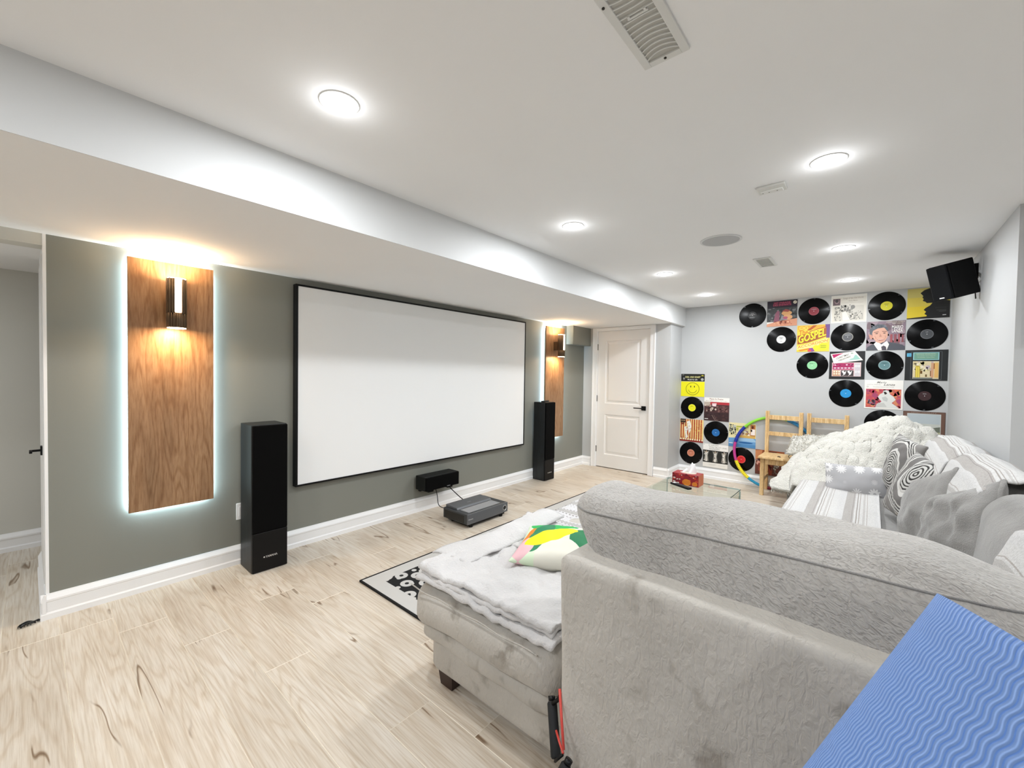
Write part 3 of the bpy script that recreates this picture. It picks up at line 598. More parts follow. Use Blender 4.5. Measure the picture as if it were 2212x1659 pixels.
def text_poly(s):
    cu = bpy.data.curves.new('t', 'FONT'); cu.body = s; cu.resolution_u = 2; cu.offset = .012; o = bpy.data.objects.new('t', cu); me = bpy.data.meshes.new_from_object(o)
    vs = [v.co.copy() for v in me.vertices]; fs = [tuple(p.vertices) for p in me.polygons]; bpy.data.objects.remove(o); bpy.data.curves.remove(cu); bpy.data.meshes.remove(me); return vs, fs
def text_on(mb, s, P, u0, v0, u1, v1, mi=0, shear=0, slope=0):
    vs, fs = text_poly(s)
    if not vs: return
    x0, x1 = min(v.x for v in vs), max(v.x for v in vs); y0, y1 = min(v.y for v in vs), max(v.y for v in vs); out = []
    for v in vs:
        a = (v.x-x0)/(x1-x0 or 1); b = 1-(v.y-y0)/(y1-y0 or 1); u = u0+(u1-u0)*a+shear*(1-b)*(v1-v0); w = v0+(v1-v0)*b-slope*a; out.append(P(u, w))
    mb.add(out, fs, mi)
def tower(x0, x1, y0, y1, z1, label, remote=False):
    t = thing('tower_speaker', label, 'speaker', ((x0+x1)/2, (y0+y1)/2, 0), 0, 'tower speakers either side of the screen')
    cab = wood_panel_mat('black_ash', '14191c', '1a2024', '20272b', 2, 2.0) if 'black_ash' not in bpy.data.materials else bpy.data.materials['black_ash']
    boxo('cabinet', x0, x1, y0+.022, y1, .0, z1, cab, t, .004); boxo('grille', x0+.002, x1-.002, y0, y0+.022, .27, z1-.004, BLKG, t, .006, 3)
    lp = boxo('lower_baffle', x0+.001, x1-.001, y0+.004, y0+.023, .004, .268, BLACK, t, .004)
    q = MB(); xm = (x0+x1)/2; P = lambda u, v: (xm-.03+u*.075, y0+.0035, .105-v*.014); q.lathe([(.001, 0), (.005, 0), (.005, .0008), (.001, .0008)], (xm-.038, y0+.003, .098), 14, axis='Y')
    text_on(q, 'YAMAHA', P, 0, 0, 1, 1); q.build('badge', plain('d5d7d8', .3, .6), lp)
    return t
tower(.967, 1.188, 3.072, 3.305, .992, 'tall black tower speaker standing before the nearer end of the screen, fully lit side')
tower(4.30, 4.505, 3.12, 3.318, 1.005, 'tall black tower speaker with a remote lying on top, before the far wood panel')
def remote(name, c, ang, ln, wd, z, label, sticker=True):
    t = thing(name, label, 'remote', (c[0], c[1], z), ang); M = Matrix.Translation((c[0], c[1], z)) @ Matrix.Rotation(ang, 4, 'Z')
    q = MB().box(-ln/2, ln/2, -wd/2, wd/2, .001, .019, 0, .006, 3, M); q.build('body', BLK2, t)
    b = MB()
    for i in range(7):
        for j in range(3): b.box(-ln*.3+i*ln*.09, -ln*.3+i*ln*.09+.008, -.012+j*.010, -.012+j*.010+.006, .0185, .0205, 0, 0, 1, M)
    b.build('buttons', plain('55575a', .5), t)
    if sticker: MB().box(ln*.28, ln*.42, -wd*.3, wd*.3, .0188, .0198, 0, 0, 1, M).build('key_pad', plain('e8e8e8', .5), t)
remote('remote_control', (4.385, 3.20), .3, .19, .05, 1.005, 'black remote control lying on top of the far tower speaker', False)
t = thing('center_speaker', 'low wide black centre speaker mounted on the wall under the screen', 'speaker', (2.65, 3.22, .235))
boxo('cabinet', 2.445, 2.862, 3.165, W-.03, .235, .368, plain('0b0e0e', .5, spec=.3), t, .006, 3); g = boxo('grille', 2.447, 2.860, 3.150, 3.168, .238, .366, BLKG, t, .006, 3)
text_on(q := MB(), 'YAMAHA', lambda u, v: (2.70+u*.045, 3.1495, .252-v*.009), 0, 0, 1, 1); q.build('badge', plain('cfd1d2', .3, .5), g)
MB().box(2.50, 2.56, 3.18, W, .215, .237).box(2.74, 2.80, 3.18, W, .215, .237).box(2.50, 2.80, W-.03, W, .20, .34).build('wall_bracket', BLACK, t)
# projector
t = thing('projector', 'dark grey ultra short throw projector box on the floor below the centre speaker', 'projector', (2.755, 2.79, 0)); PG = plain('626467', .4, .3, name='gunmetal'); x0, x1, y0, y1 = 2.492, 3.022, 2.63, 2.955
boxo('body', x0, x1, y0+.006, y1, .036, .128, plain('3c3f41', .4, .3), t, .008, 3); boxo('front_fascia', x0+.001, x1-.001, y0, y0+.01, .037, .127, PG, t, .003)
boxo('side_grille', x0-.0015, x0+.004, y0+.045, y1-.02, .045, .112, plain('26241f', .7, nz=600), t, .001)
lid = MB(); lid.prism([(y0+.165, .128), (y1-.005, .128), (y1-.005, .150), (y0+.175, .142)], 'X', x0+.03, x1-.06); lid.build('raised_lid', PG, t)
boxo('lens_window', x0+.05, x1-.075, y0+.035, y0+.15, .1275, .1300, plain('a3a4a6', .15, .1), t, .001)
MB().lathe([(.020, -.002), (.026, -.003), (.026, .003), (.020, .003)], (x1-.045, y0, .082), 28, axis='Y').build('dial_ring', plain('c9cccd', .2, .9), t, True)
MB().lathe([(.001, -.001), (.020, -.001), (.020, .003), (.001, .003)], (x1-.045, y0, .082), 28, axis='Y').build('dial', plain('2b2d2e', .3, .5), t, True)
text_on(q := MB(), 'Hisense', lambda u, v: (x0+.012+u*.055, y0-.0006, .088-v*.012), 0, 0, 1, 1); q.build('badge', plain('d8dadb', .3, .5), t)
text_on(q := MB(), 'LASER', lambda u, v: (x0+.21+u*.05, y0+.235-v*.012, .1478), 0, 0, 1, 1); q.build('lid_mark', plain('a9abad', .3, .5), t)
for fx in (x0+.07, x1-.07):
    for fy in (y0+.03, y1-.06): MB().lathe([(.001, 0), (.016, 0), (.019, .012), (.019, .036), (.001, .036)], (fx, fy, 0), 16).build('foot', BLACK, t, True)
boxo('under_tray', x0+.03, x1-.03, y0+.015, y1-.03, .018, .037, BLACK, t, .003)
def cable(name, pts, r, label, mat=BLACK, cat='cable'):
    P = []; pts = [Vector(p) for p in pts]
    for i in range(len(pts)-1):
        a, b, c, d = pts[max(i-1, 0)], pts[i], pts[i+1], pts[min(i+2, len(pts)-1)]
        for k in range(8):
            s = k/8; P.append(.5*((2*b)+(c-a)*s+(2*a-5*b+4*c-d)*s*s+(3*b-a-3*c+d)*s**3))
    P.append(pts[-1]); o = MB().tube(P, r).build(name, mat, None, True); return setp(o, label, cat, 'cables between centre speaker and projector')
cable('power_cable', [(2.60, 3.20, .232), (2.595, 3.17, .18), (2.56, 3.10, .10), (2.57, 3.02, .085), (2.575, 2.95, .10)], .0035, 'thin black cable hanging in an S from the centre speaker to the projector')
cable('signal_cable', [(2.76, 3.20, .232), (2.77, 3.16, .20), (2.80, 3.06, .13), (2.79, 2.95, .105)], .0045, 'straight black cable from the far half of the centre speaker to the projector')
setp(cable('speaker_cable', [(4.49, 3.30, .10), (4.55, 3.28, .085), (4.60, 3.27, .08), (4.63, 3.26, .085)], .005, 'x'), 'short black cable end poking out behind the far tower speaker', 'cable'); 
t = thing('wall_outlet', 'white wall outlet plate low on the dark wall, half hidden by the nearer tower speaker', 'outlet', (.985, W, .367)); boxo('plate', .95, 1.02, W-.007, W, .31, .425, plain('f2f2f2', .4), t, .002); boxo('socket', .965, 1.005, W-.009, W-.006, .335, .40, plain('e4e4e4', .4), t, .001)
# claw clip
t = thing('hair_clip', 'small black claw hair clip lying on the floor by the end of the dark wall', 'hair clip', (0, 3.32, 0)); PB = plain('060606', .3)
q = MB()
for s in (-1, 1):
    vs = []; n = 10
    q.tube([(-.03+.006*i, 3.318+s*(.012-.0006*i), .006+.013*math.sin(PI*i/9)) for i in range(10)], [.006-.0004*i for i in range(10)], 6)
    for i in range(5): q.tube([(-.03+.011*i, 3.318+s*.012, .012), (-.036+.011*i, 3.318-s*.004, .010), (-.038+.011*i, 3.318-s*.010, .003)], [.0028, .0022, .0012], 5)
q.build('jaws', PB, t, True); MB().tube([(.0, 3.32, .014), (.02, 3.325, .013), (.034, 3.328, .012)], [.004, .003, .006], 8).lathe([(.001, -.006), (.006, -.004), (.0075, 0), (.006, .004), (.001, .006)], (.034, 3.328, .010), 12).build('grip', PB, t, True)

# ------------------------------------------------------------------ records and sleeves on the far wall
PITCH = .315; GY, GZ = -0.568, .9466+H; LY, LZ, LP = 2.0254, .0464+H, .312
LABP = {}
def record(y, z, col, txt, label, ring=None, rot=0.0, white=False):
    x = D-.0035; t = thing('vinyl_record', label, 'record', (D, y, z-.15), 0, 'vinyl records on the record wall')
    MB().lathe([(.001, .0008), (.049, .0008), (.050, -.0004), (.148, -.0004), (.151, .0006), (.151, .0022), (.001, .0022)], (x, y, z), 72, axis='X').build('disc', M_VINYL, t, auto=True)
    q = MB().lathe([(.0035, -.0002), (.048 if ring is None else .042, -.0002), (.049, .0012), (.0035, .0012)], (x, y, z), 40, 0, 'X')
    if ring: q.lathe([(.042, -.0003), (.049, -.0003), (.049, .0012), (.042, .0012)], (x, y, z), 40, 1, 'X')
    q.build('centre_label', [plain(col, .45), plain(ring or col, .45)], t)
    if txt:
        P = lambda u, v: (x-.0009, y+.038-u*.076, z+.030-v*.06)
        for i, s in enumerate(txt): k = MB(); k_ = text_on(k, s, P, .5-.055*len(s), .08+i*.24+(.28 if i > 1 else 0), .5+.055*len(s), .20+i*.24+(.28 if i > 1 else 0)); k.build('label_print', plain('101010' if sum(srgb(col)[:3]) > .5 else 'c9c9c9', .5), t)
        pass
    MB().lathe([(.001, -.001), (.0035, -.001), (.0035, .001), (.001, .001)], (x, y, z), 12, axis='X').build('spindle_hole', plain('e8e8e8', .6), t)
    for a in (.9, 2.3, 4.7):    # clear mounting tabs at the rim
        cy, cz = y+.143*math.cos(a+rot), z+.143*math.sin(a+rot); MB().box(x-.0014, x-.0006, cy-.008, cy+.008, cz-.006, cz+.006).build('mounting_tab', plain('3a3d40', .25), t)
def RC(c, r): return GY+(6-c)*PITCH, GZ-r*PITCH
def LC(c, r): return LY-c*LP, LZ-r*LP
recs = [(RC(.5, .5), '0b0b0c', ['HIGH', 'FIDELITY', 'STEREO'], 'black vinyl record with a black label and white print, leftmost of the top row', None),
 (RC(2.5, .5), '8e2f3b', ['STEREO'], 'black vinyl record with dark red label in the top row between two sleeves', 'a04a54'),
 (RC(4.5, .5), 'd8cf1c', ['MONO', 'LP'], 'black vinyl record with a plain yellow label beside the silhouette sleeve', None),
 (RC(1.5, 1.5), 'dcdcdc', ['SIDE', 'ONE', '33'], 'black vinyl record with a white label under the leftmost top sleeve', None),
 (RC(3.5, 1.5), '55565a', ['STEREO'], 'black vinyl record with grey label between the orange lettered and portrait sleeves', '8f8c84'),
 (RC(5.5, 1.5), '46484c', ['LP'], 'black vinyl record with dark grey label and small tan emblem below the silhouette sleeve', '606266'),
 (RC(2.5, 2.5), '8fce9a', ['SIDE 1'], 'black vinyl record with a pale green label below the yellow lettered sleeve', None),
 (RC(4.5, 2.5), '5d8285', ['STEREO'], 'black vinyl record with a grey teal label under the portrait sleeve', '8aa5a6'),
 (RC(3.5, 3.5), '1e90cf', ['LP'], 'black vinyl record with a bright blue label under the black gift sleeve', None),
 (RC(5.5, 3.5), '35181b', ['RCA'], 'black vinyl record with a very dark red label, right end of the fourth row', None),
 (RC(4.5, 4.5), 'a83347', ['STEREO'], 'black vinyl record with crimson label half behind the fluffy blanket', 'bd4a5c'),
 (LC(.5, 1.5), 'ece80e', ['MONO'], 'black vinyl record with a yellow label under the smiling face sleeve', 'f2ee50'),
 (LC(1.5, 2.5), '1d6bb0', ['STEREO'], 'black vinyl record with a mid blue label under the organ sleeve', None),
 (LC(.5, 3.5), 'cf7f62', ['SIDE 2'], 'black vinyl record with a salmon label, lowest of the left column', 'd99880'),
 (LC(2.5, 3.5), 'e0232d', ['SIDE'], 'black vinyl record with a red label behind the hoop', 'ec5a55')]
for i, ((y, z), col, txt, lab, ring) in enumerate(recs): record(y, z, col, txt, lab, ring, i*.7)

def sleeve(yz, art, label, base='f2efe8', size=.310):
    y1, z1 = yz; y1 -= .0025; z1 -= .0025; t = thing('record_sleeve', label, 'record sleeve', (D, y1-size/2, z1-size), 0, 'record sleeves on the record wall')
    boxo('card', D-.004, D-.0002, y1-size, y1, z1-size, z1, plain(base, .4), t, .0006, 1)
    q = MB(); mats = []; mk = {}; n = 0
    def mi(c):
        if c not in mk: mk[c] = len(mats); mats.append(plain(c, .4))
        return mk[c]
    for a in art:
        n += 1; x = D-.0042-.00012*n; P = lambda u, v, x=x: (x, y1-u*size, z1-v*size)
        k, c = a[0], a[-1]
        if k == 'r': q.add([P(a[1], a[2]), P(a[3], a[2]), P(a[3], a[4]), P(a[1], a[4])], [(0, 1, 2, 3)], mi(c))
        elif k == 'e':
            m = 28; q.add([P(a[1]+a[3]*math.cos(2*PI*i/m), a[2]+a[4]*math.sin(2*PI*i/m)) for i in range(m)], [tuple(range(m))], mi(c))
        elif k == 'p': q.add([P(u, v) for u, v in a[1]], [tuple(range(len(a[1])))], mi(c))
        elif k == 'l':
            pts = a[1]; w = a[2]/2
            for (ua, va), (ub, vb) in zip(pts[:-1], pts[1:]):
                dx, dy = ub-ua, vb-va; l = math.hypot(dx, dy) or 1; px, py = -dy/l*w, dx/l*w; q.add([P(ua-px, va-py), P(ub-px, vb-py), P(ub+px, vb+py), P(ua+px, va+py)], [(0, 1, 2, 3)], mi(c))
        elif k == 't': text_on(q, a[1], P, a[2], a[3], a[4], a[5], mi(a[6]), a[7] if len(a) > 7 else 0, a[8] if len(a) > 8 else 0)
        elif k == 'n':     # scattered daubs: n, u0,v0,u1,v1, size, seed, colours
            _, cnt, u0, v0, u1, v1, sz, sd, cols = a; rr = random.Random(sd)
            for i in range(cnt):
                u, v, s = rr.uniform(u0, u1), rr.uniform(v0, v1), sz*rr.uniform(.5, 1.4); m = 6; ph = rr.random()*6; as_ = rr.uniform(.4, 1.6)
                pp = [(min(u1, max(u0, u+s*math.cos(ph+6.283*j/m)*rr.uniform(.6, 1.2))), min(v1, max(v0, v+s*as_*math.sin(ph+6.283*j/m)*rr.uniform(.6, 1.2)))) for j in range(m)]
                xx = x-.00012*(i % 4)*.2; q.add([(xx, y1-uu*size, z1-vv*size) for uu, vv in pp], [tuple(range(m))], mi(cols[i % len(cols)]))
    q.build('printed_art', mats, t); return t
def arc(cx, cy, rx, ry, a0, a1, n=20): return [(cx+rx*math.cos(a0+(a1-a0)*i/n), cy+ry*math.sin(a0+(a1-a0)*i/n)) for i in range(n+1)]
circ = lambda cx, cy, rx, ry, n=36: arc(cx, cy, rx, ry, 0, 2*PI, n)
# hit parade
sleeve(RC(1, 0), [('r', 0, 0, 1, .27, '1c1426'), ('r', .2, .04, .8, .22, '4a1430'), ('t', 'HIT PARADE', .23, .05, .77, .12, 'c0506a'), ('t', 'DES ENFANTS', .2, .13, .8, .2, 'c0506a'), ('e', .92, .10, .06, .06, 'ece4d0'), ('t', 'LP', .885, .075, .955, .125, '5c584c'),
    ('r', 0, .27, 1, .82, '3a3c3e'), ('n', 90, 0, .27, 1, .80, .045, 3, ['5b5f60', '2c2e30', '77797a', '454a4a']), ('p', [(.22, .85), (.28, .5), (.35, .38), (.42, .42), (.42, .85)], '8d5468'), ('e', .66, .5, .17, .09, 'd9a36c'), ('e', .68, .66, .17, .10, 'e0a878'), ('p', [(.5, .42), (.62, .34), (.78, .40), (.7, .46)], '9c4a44'), ('p', [(.45, .75), (.5, .55), (.72, .78)], '8f8d94'), ('e', .62, .68, .08, .05, 'b45a74'),
    ('p', [(0, .9), (.4, .80), (1, .72), (1, 1), (0, 1)], 'd89878'), ('p', [(.4, .8), (.75, .76), (.8, .9), (.6, .95)], 'c77f62'), ('n', 16, .2, .8, .85, .95, .03, 8, ['a4523c', 'e8b493', '7c3a30'])], 'record sleeve with dark top band and orange painted still scene, first in the top row')
# gospel
sleeve(RC(2, 1), [('r', 0, 0, 1, 1, 'f0d04a'), ('r', .02, .02, .98, .16, 'ecae3c'), ('l', circ(.14, .10, .07, .04), .02, 'f6e56a'), ('l', circ(.28, .10, .05, .05), .02, 'f6e56a'), ('p', [(.5, .02), (.62, .02), (.42, .2), (.3, .2)], 'b85a2a'),
    ('p', [(.86, 0), (1, 0), (1, .5), (.9, .5)], '6f4a86'), ('p', [(.02, .40), (.35, .32), (.9, .12), (.9, .45), (.35, .66), (.02, .72)], 'a05a2c'), ('l', [(.02, .40), (.3, .34), (.45, .22), (.9, .08)], .02, 'a83a22'),
    ('t', 'The', .06, .19, .34, .37, 'd9771c', 0, .03), ('t', 'GOSPEL', .06, .42, .90, .70, 'b0582a', 0, .28), ('t', 'GOSPEL', .045, .40, .885, .69, 'f8f033', 0, .28), ('t', 'GOSPEL', .055, .405, .893, .695, 'f8f033', 0, .28),
    ('p', [(.0, .80), (.95, .50), (.98, .64), (.45, .86), (0, .93)], 'f6e58a'), ('t', 'ACCORDION', .03, .78, .95, .88, 'd9711a', 0, .24), ('p', [(.05, .94), (.4, .86), (.45, .9), (.12, .98)], 'e2861f'), ('e', .47, .93, .10, .07, '8a4f95'), ('e', .40, .96, .06, .04, 'e2504a'),
    ('e', .60, .86, .09, .10, 'f2e22a'), ('l', circ(.82, .82, .14, .12), .035, 'f2e22a'), ('e', .82, .82, .12, .10, 'd6d62e'), ('r', .74, .78, .9, .80, '8c8c20'), ('r', .74, .84, .9, .86, '8c8c20')], 'yellow sleeve with big slanted lettering and orange and purple swirls')
# engraving
sleeve(RC(3, 0), [('r', .03, .08, .98, .97, 'e2dccf'), ('r', .05, .12, .26, .36, '5a4248'), ('e', .16, .22, .07, .08, '96787c'), ('e', .16, .20, .05, .06, '2c2024'), ('t', 'Songs of the Old World', .34, .10, .9, .17, 'a9998c'), ('t', 'Early Music', .5, .2, .75, .25, 'b5a89b'), ('r', .09, .40, .92, .92, 'd2ccbf'),
    ('n', 60, .28, .36, .62, .62, .03, 5, ['8c8880', 'a29d92', '6a675f']), ('n', 50, .10, .42, .28, .92, .02, 9, ['8c8880', '77746b']), ('n', 60, .5, .6, .9, .9, .025, 11, ['9b968b', '77746b', 'b5b0a4']), ('p', [(.32, .62), (.42, .58), (.55, .9), (.34, .92)], 'eae5da'), ('e', .62, .45, .06, .07, '77746b'), ('l', [(.3, .28), (.9, .30)], .006, 'b5a89b')], 'cream sleeve with a grey engraved garden scene and small dark portrait corner')
# silhouette
sil = [(.44, 1), (.48, .90), (.42, .85), (.46, .78), (.40, .72), (.44, .66), (.55, .58), (.60, .50), (.47, .50), (.43, .45), (.37, .42), (.39, .36), (.36, .30), (.38, .26), (.31, .16), (.40, .07), (.52, .02), (.66, .03), (.76, .12), (.80, .3), (.86, .42), (1.0, .46), (1.0, 1)]
sleeve(RC(5, 0), [('r', 0, 0, 1, .5, 'cdbf6c'), ('r', 0, .3, 1, .6, 'd9c44e'), ('r', 0, .6, 1, 1, 'e3c92f'), ('p', sil, '0a0b0c'), ('p', [(0, .97), (.5, .93), (.5, 1), (0, 1)], '1a120c'), ('r', .70, .74, .92, .755, '3d3f40'), ('r', .75, .78, .92, .795, '4a4c4d'), ('r', .66, .66, .92, .67, '303233'), ('r', .84, .90, .92, .92, 'cfcfcf')], 'yellow sleeve with a black silhouette of a head in profile, under the wall speaker')
# portrait
face_c = 'd9a690'
sleeve(RC(4, 1), [('r', 0, 0, 1, 1, '877480'), ('n', 60, 0, 0, 1, .8, .09, 4, ['7d6873', '93818a', '6f5a60', 'a08c94']), ('r', .62, .46, .68, .74, '9a4a50'), ('r', .72, .46, .78, .74, '8d4a52'), ('r', .82, .46, .87, .74, '9a4a50'), ('r', .91, .48, .96, .74, '84464c'),
    ('p', [(0, 1), (.03, .88), (.22, .76), (.60, .72), (.92, .82), (1, .88), (1, 1)], '4c4e56'), ('p', [(.20, .78), (.28, .68), (.40, .80), (.54, .68), (.60, .80), (.54, 1), (.32, 1)], 'efe8e0'), ('p', [(.40, .88), (.46, .84), (.52, .88), (.54, 1), (.42, 1)], '4b444c'),
    ('p', [(.14, .30), (.20, .20), (.40, .15), (.52, .24), (.56, .42), (.55, .56), (.48, .70), (.38, .76), (.28, .72), (.17, .56)], face_c), ('p', [(.06, .44), (.12, .42), (.17, .52), (.15, .62), (.09, .58)], 'c98f7c'), ('p', [(.09, .44), (.08, .28), (.16, .16), (.30, .10), (.46, .12), (.56, .24), (.55, .36), (.46, .22), (.30, .24), (.17, .32), (.14, .46)], '5a6068'),
    ('n', 14, .12, .12, .52, .24, .03, 6, ['767c84', '4a5058']), ('l', [(.20, .38), (.32, .36)], .018, '6b4438'), ('l', [(.41, .35), (.53, .36)], .018, '6b4438'), ('e', .27, .42, .035, .014, '4a3430'), ('e', .47, .41, .035, .014, '4a3430'), ('p', [(.36, .42), (.41, .53), (.34, .54)], 'c08a76'), ('p', [(.28, .62), (.38, .645), (.49, .60), (.44, .66), (.34, .67)], 'a8524c'), ('l', [(.31, .635), (.46, .625)], .012, 'f2e6de'), ('l', [(.22, .5), (.26, .6)], .012, 'bb8370'), ('l', [(.5, .5), (.5, .58)], .012, 'bb8370'),
    ('t', 'CHRISTMAS HYMNS', .50, .02, .98, .06, 'c9bfae'), ('t', 'AND CAROLS', .66, .075, .94, .115, 'c9bfae'), ('t', 'MARIO', .66, .16, .94, .28, 'f4f1ec'), ('t', 'LANZA', .66, .29, .93, .40, 'f4f1ec')], 'sleeve with a painted portrait of a man in suit and tie and white capitals')
# black gift sleeve
gift = [('r', .08, .40, .90, .90, 'e9c9c8'), ('r', .10, .42, .70, .66, 'a5285c'), ('r', .10, .68, .32, .89, 'c09272'), ('r', .34, .68, .70, .89, '3e3536'), ('r', .72, .42, .88, .89, 'c9c3c6'), ('n', 14, .12, .46, .69, .52, .025, 2, ['e9b8cc', '7b1240'])]
gift += [('e', .17+.1*i, .60, .04, .02, 'f6dbe6') for i in range(6)]+[('e', .15+.07*i, .73+.08*j, .025, .03, 'f3e6cf') for i in range(3) for j in range(2)]
for dx in (.42, .58): gift += [('p', [(dx-.06, .72), (dx, .69), (dx+.02, .75), (dx+.08, .70), (dx+.05, .82), (dx-.03, .88), (dx, .82)], 'f4ecea')]
gift += [('r', .74+.075*i, .50+.20*j, .795+.075*i, .57+.20*j, 'f7f5f3') for i in range(2) for j in range(2)]+[('e', .7675+.075*i, .535+.20*j, .008, .012, '2a2a2a') for i in range(2) for j in range(2)]
gift += [('p', [(.03, .09), (.72, .0), (.95, .32), (.13, .44)], 'f1ede2'), ('p', [(.07, .11), (.42, .06), (.30, .12), (.12, .24)], 'b3175c'), ('p', [(.55, .32), (.60, .27), (.68, .24), (.72, .13), (.76, .12), (.88, .29)], '9dc8bb'), ('e', .64, .07, .04, .025, '9db0a0'), ('t', 'CHRISTMAS', .20, .23, .55, .30, '3a332c', 0, .16), ('t', 'TREASURES', .26, .31, .60, .37, '3a332c', 0, .16)]
sleeve(RC(3, 2), gift, 'black sleeve with a tilted cream banner over pink, brown and grey picture boxes', '131417')
# teal box sleeve
sleeve(RC(5, 2), [('r', .04, .10, .15, .215, '62b8dc'), ('t', '15', .07, .125, .125, .195, '1e6f99'), ('l', [(.14, .06), (.86, .06), (.86, .965), (.14, .965), (.14, .06)], .006, '6a6f72'), ('r', .19, .08, .80, .33, '8fc3c9'), ('r', .215, .10, .775, .31, '6f9d8a'), ('t', 'BAROQUE ORGAN MUSIC', .27, .12, .72, .155, 'c3cdb2'), ('t', 'Toccatas and Fugues', .28, .175, .71, .21, 'b5c3a8'), ('t', 'Preludes, Chorales', .3, .23, .69, .26, 'b5c3a8'),
    ('r', .19, .37, .80, .945, 'dccda6'), ('n', 50, .20, .38, .79, .70, .05, 5, ['c9b98f', 'e6dcc0', 'b9aab0', 'd9cf9a']), ('r', .26, .52, .36, .90, 'e3cf56'), ('l', [(.26, .90), (.26, .56), (.31, .52), (.36, .56), (.36, .90)], .015, 'a88b1e'), ('l', [(.31, .53), (.31, .9)], .01, 'a88b1e'), ('r', .37, .68, .42, .78, '6b4a12'), ('r', .60, .68, .66, .86, '7a4a22'), ('r', .49, .80, .53, .88, '6a5020'), ('r', .62, .42, .68, .90, 'cf9f7a'), ('r', .70, .42, .79, .90, 'e2b568'), ('r', .68, .44, .70, .62, '8c4a18'), ('r', .2, .905, .66, .94, '6f7a78')], 'black boxed sleeve with teal title plate above a golden church interior picture', '14181b', .312)
# white robe
sleeve(RC(4, 3), [('t', 'Mario', .32, .04, .56, .11, '8e8b86', .4, 0), ('t', 'Lanza', .50, .11, .78, .19, '77746e', .4, 0), ('t', 'and his friends', .06, .14, .42, .17, 'b8b5af'), ('t', 'Christmas Hymns and Carols', .22, .22, .76, .26, 'b3b0aa'), ('l', circ(.08, .23, .02, .02, 14), .008, 'a8a59f'), ('r', .04, .31, .95, .95, 'c95a52'), ('n', 60, .05, .32, .94, .94, .07, 9, ['d9704e', 'c04a58', 'd98a62', 'b53a50', 'a8466a']),
    ('p', [(.30, .95), (.34, .82), (.46, .74), (.40, .66), (.36, .58), (.42, .48), (.48, .44), (.50, .36), (.58, .34), (.64, .37), (.67, .48), (.76, .56), (.82, .66), (.72, .78), (.86, .90), (.90, .95)], 'dfdfda'), ('p', [(.50, .40), (.56, .40), (.60, .46), (.54, .50)], '241812'), ('p', [(.46, .60), (.56, .56), (.62, .64), (.60, .74), (.50, .70)], 'c3c5c2'), ('p', [(.30, .95), (.36, .80), (.52, .78), (.60, .92)], 'c9c9c4'), ('l', [(.33, .68), (.42, .78)], .02, '2c0d10'), ('n', 16, .10, .68, .30, .86, .035, 2, ['5a4656', '8c7f8c', '36222e'])], 'white sleeve with script title over a red painting of a figure in white robes')
# framed landscape
sleeve(RC(5, 4), [('r', .015, .015, .985, .985, '6f5144'), ('r', .10, .07, .90, .93, 'cfd2cc'), ('r', .115, .085, .885, .50, 'bac4c8'), ('r', .115, .40, .885, .55, 'c9ccc4'), ('p', [(.115, .70), (.4, .62), (.6, .56), (.8, .50), (.885, .48), (.885, .7)], '6e7466'), ('r', .115, .66, .885, .75, 'b9b78e'), ('r', .115, .75, .885, .915, '6f7a4c'), ('n', 30, .13, .62, .88, .9, .03, 4, ['59603f', '8c8c58', 'a8a678']), ('t', 'HIGH FIDELITY', .2, .022, .8, .05, 'a8968a')], 'brown framed landscape sleeve behind the fluffy blanket at the wall corner', '5b4238')
# smiling face
sleeve(LC(0, 0), [('r', 0, .34, 1, 1, 'efe716'), ('r', 0, 0, 1, .33, '12130f'), ('t', 'DISK, UND SONST', .18, .10, .82, .19, 'f3eda0'), ('t', 'Musik fur alle', .28, .22, .70, .28, 'e6e6e0'), ('t', 'LP', .05, .03, .13, .06, 'c8c8c4'), ('e', .12, .21, .035, .05, '9a9a98'), ('e', .90, .24, .06, .06, 'a9abac'), ('p', [(.84, .09), (.90, .04), (.98, .09)], 'e0d43c'), ('l', circ(.5, .66, .28, .27), .016, '3d3c12'), ('l', arc(.5, .66, .18, .18, .25, PI-.25), .014, '3d3c12'), ('e', .42, .56, .02, .04, '2c2b12'), ('e', .58, .56, .02, .04, '2c2b12')], 'yellow and black sleeve with a smiling face, top of the left column')
# pipes
sleeve(LC(1, 1), [('r', 0, .0, 1, .19, 'f2efe8'), ('t', 'Pipes In Praise', .22, .03, .76, .11, '8a5a50'), ('t', 'Mary McDonald at the organ', .06, .13, .92, .165, 'b09a90'), ('r', 0, .19, 1, 1, '4a2a2c'), ('r', .25, .19, 1, .30, 'b3303a'), ('r', .0, .19, .25, .36, 'b9a99c'), ('p', [(.32, .25), (.5, .24), (.48, .38), (.33, .37)], 'eed6d8'), ('n', 26, .02, .3, .55, .6, .045, 5, ['2a1618', '7a5a52', 'a88c80', '5c3a38', 'cfc0b2']), ('n', 30, .5, .35, .98, .62, .05, 6, ['6e4a46', '5a3838', '7c5852']), ('r', .0, .63, 1, 1, '341d20'), ('n', 16, .1, .65, .95, .95, .06, 7, ['3c2428', '4a2d2c', '241416']), ('l', [(.32, .75), (.46, .98), (.58, .95)], .014, '9a7f76'), ('l', [(.40, .75), (.5, .95)], .010, '8a6f68'), ('r', .03, .91, .17, .935, 'eeeae6')], 'dark red sleeve showing an organ console under a white title strip')
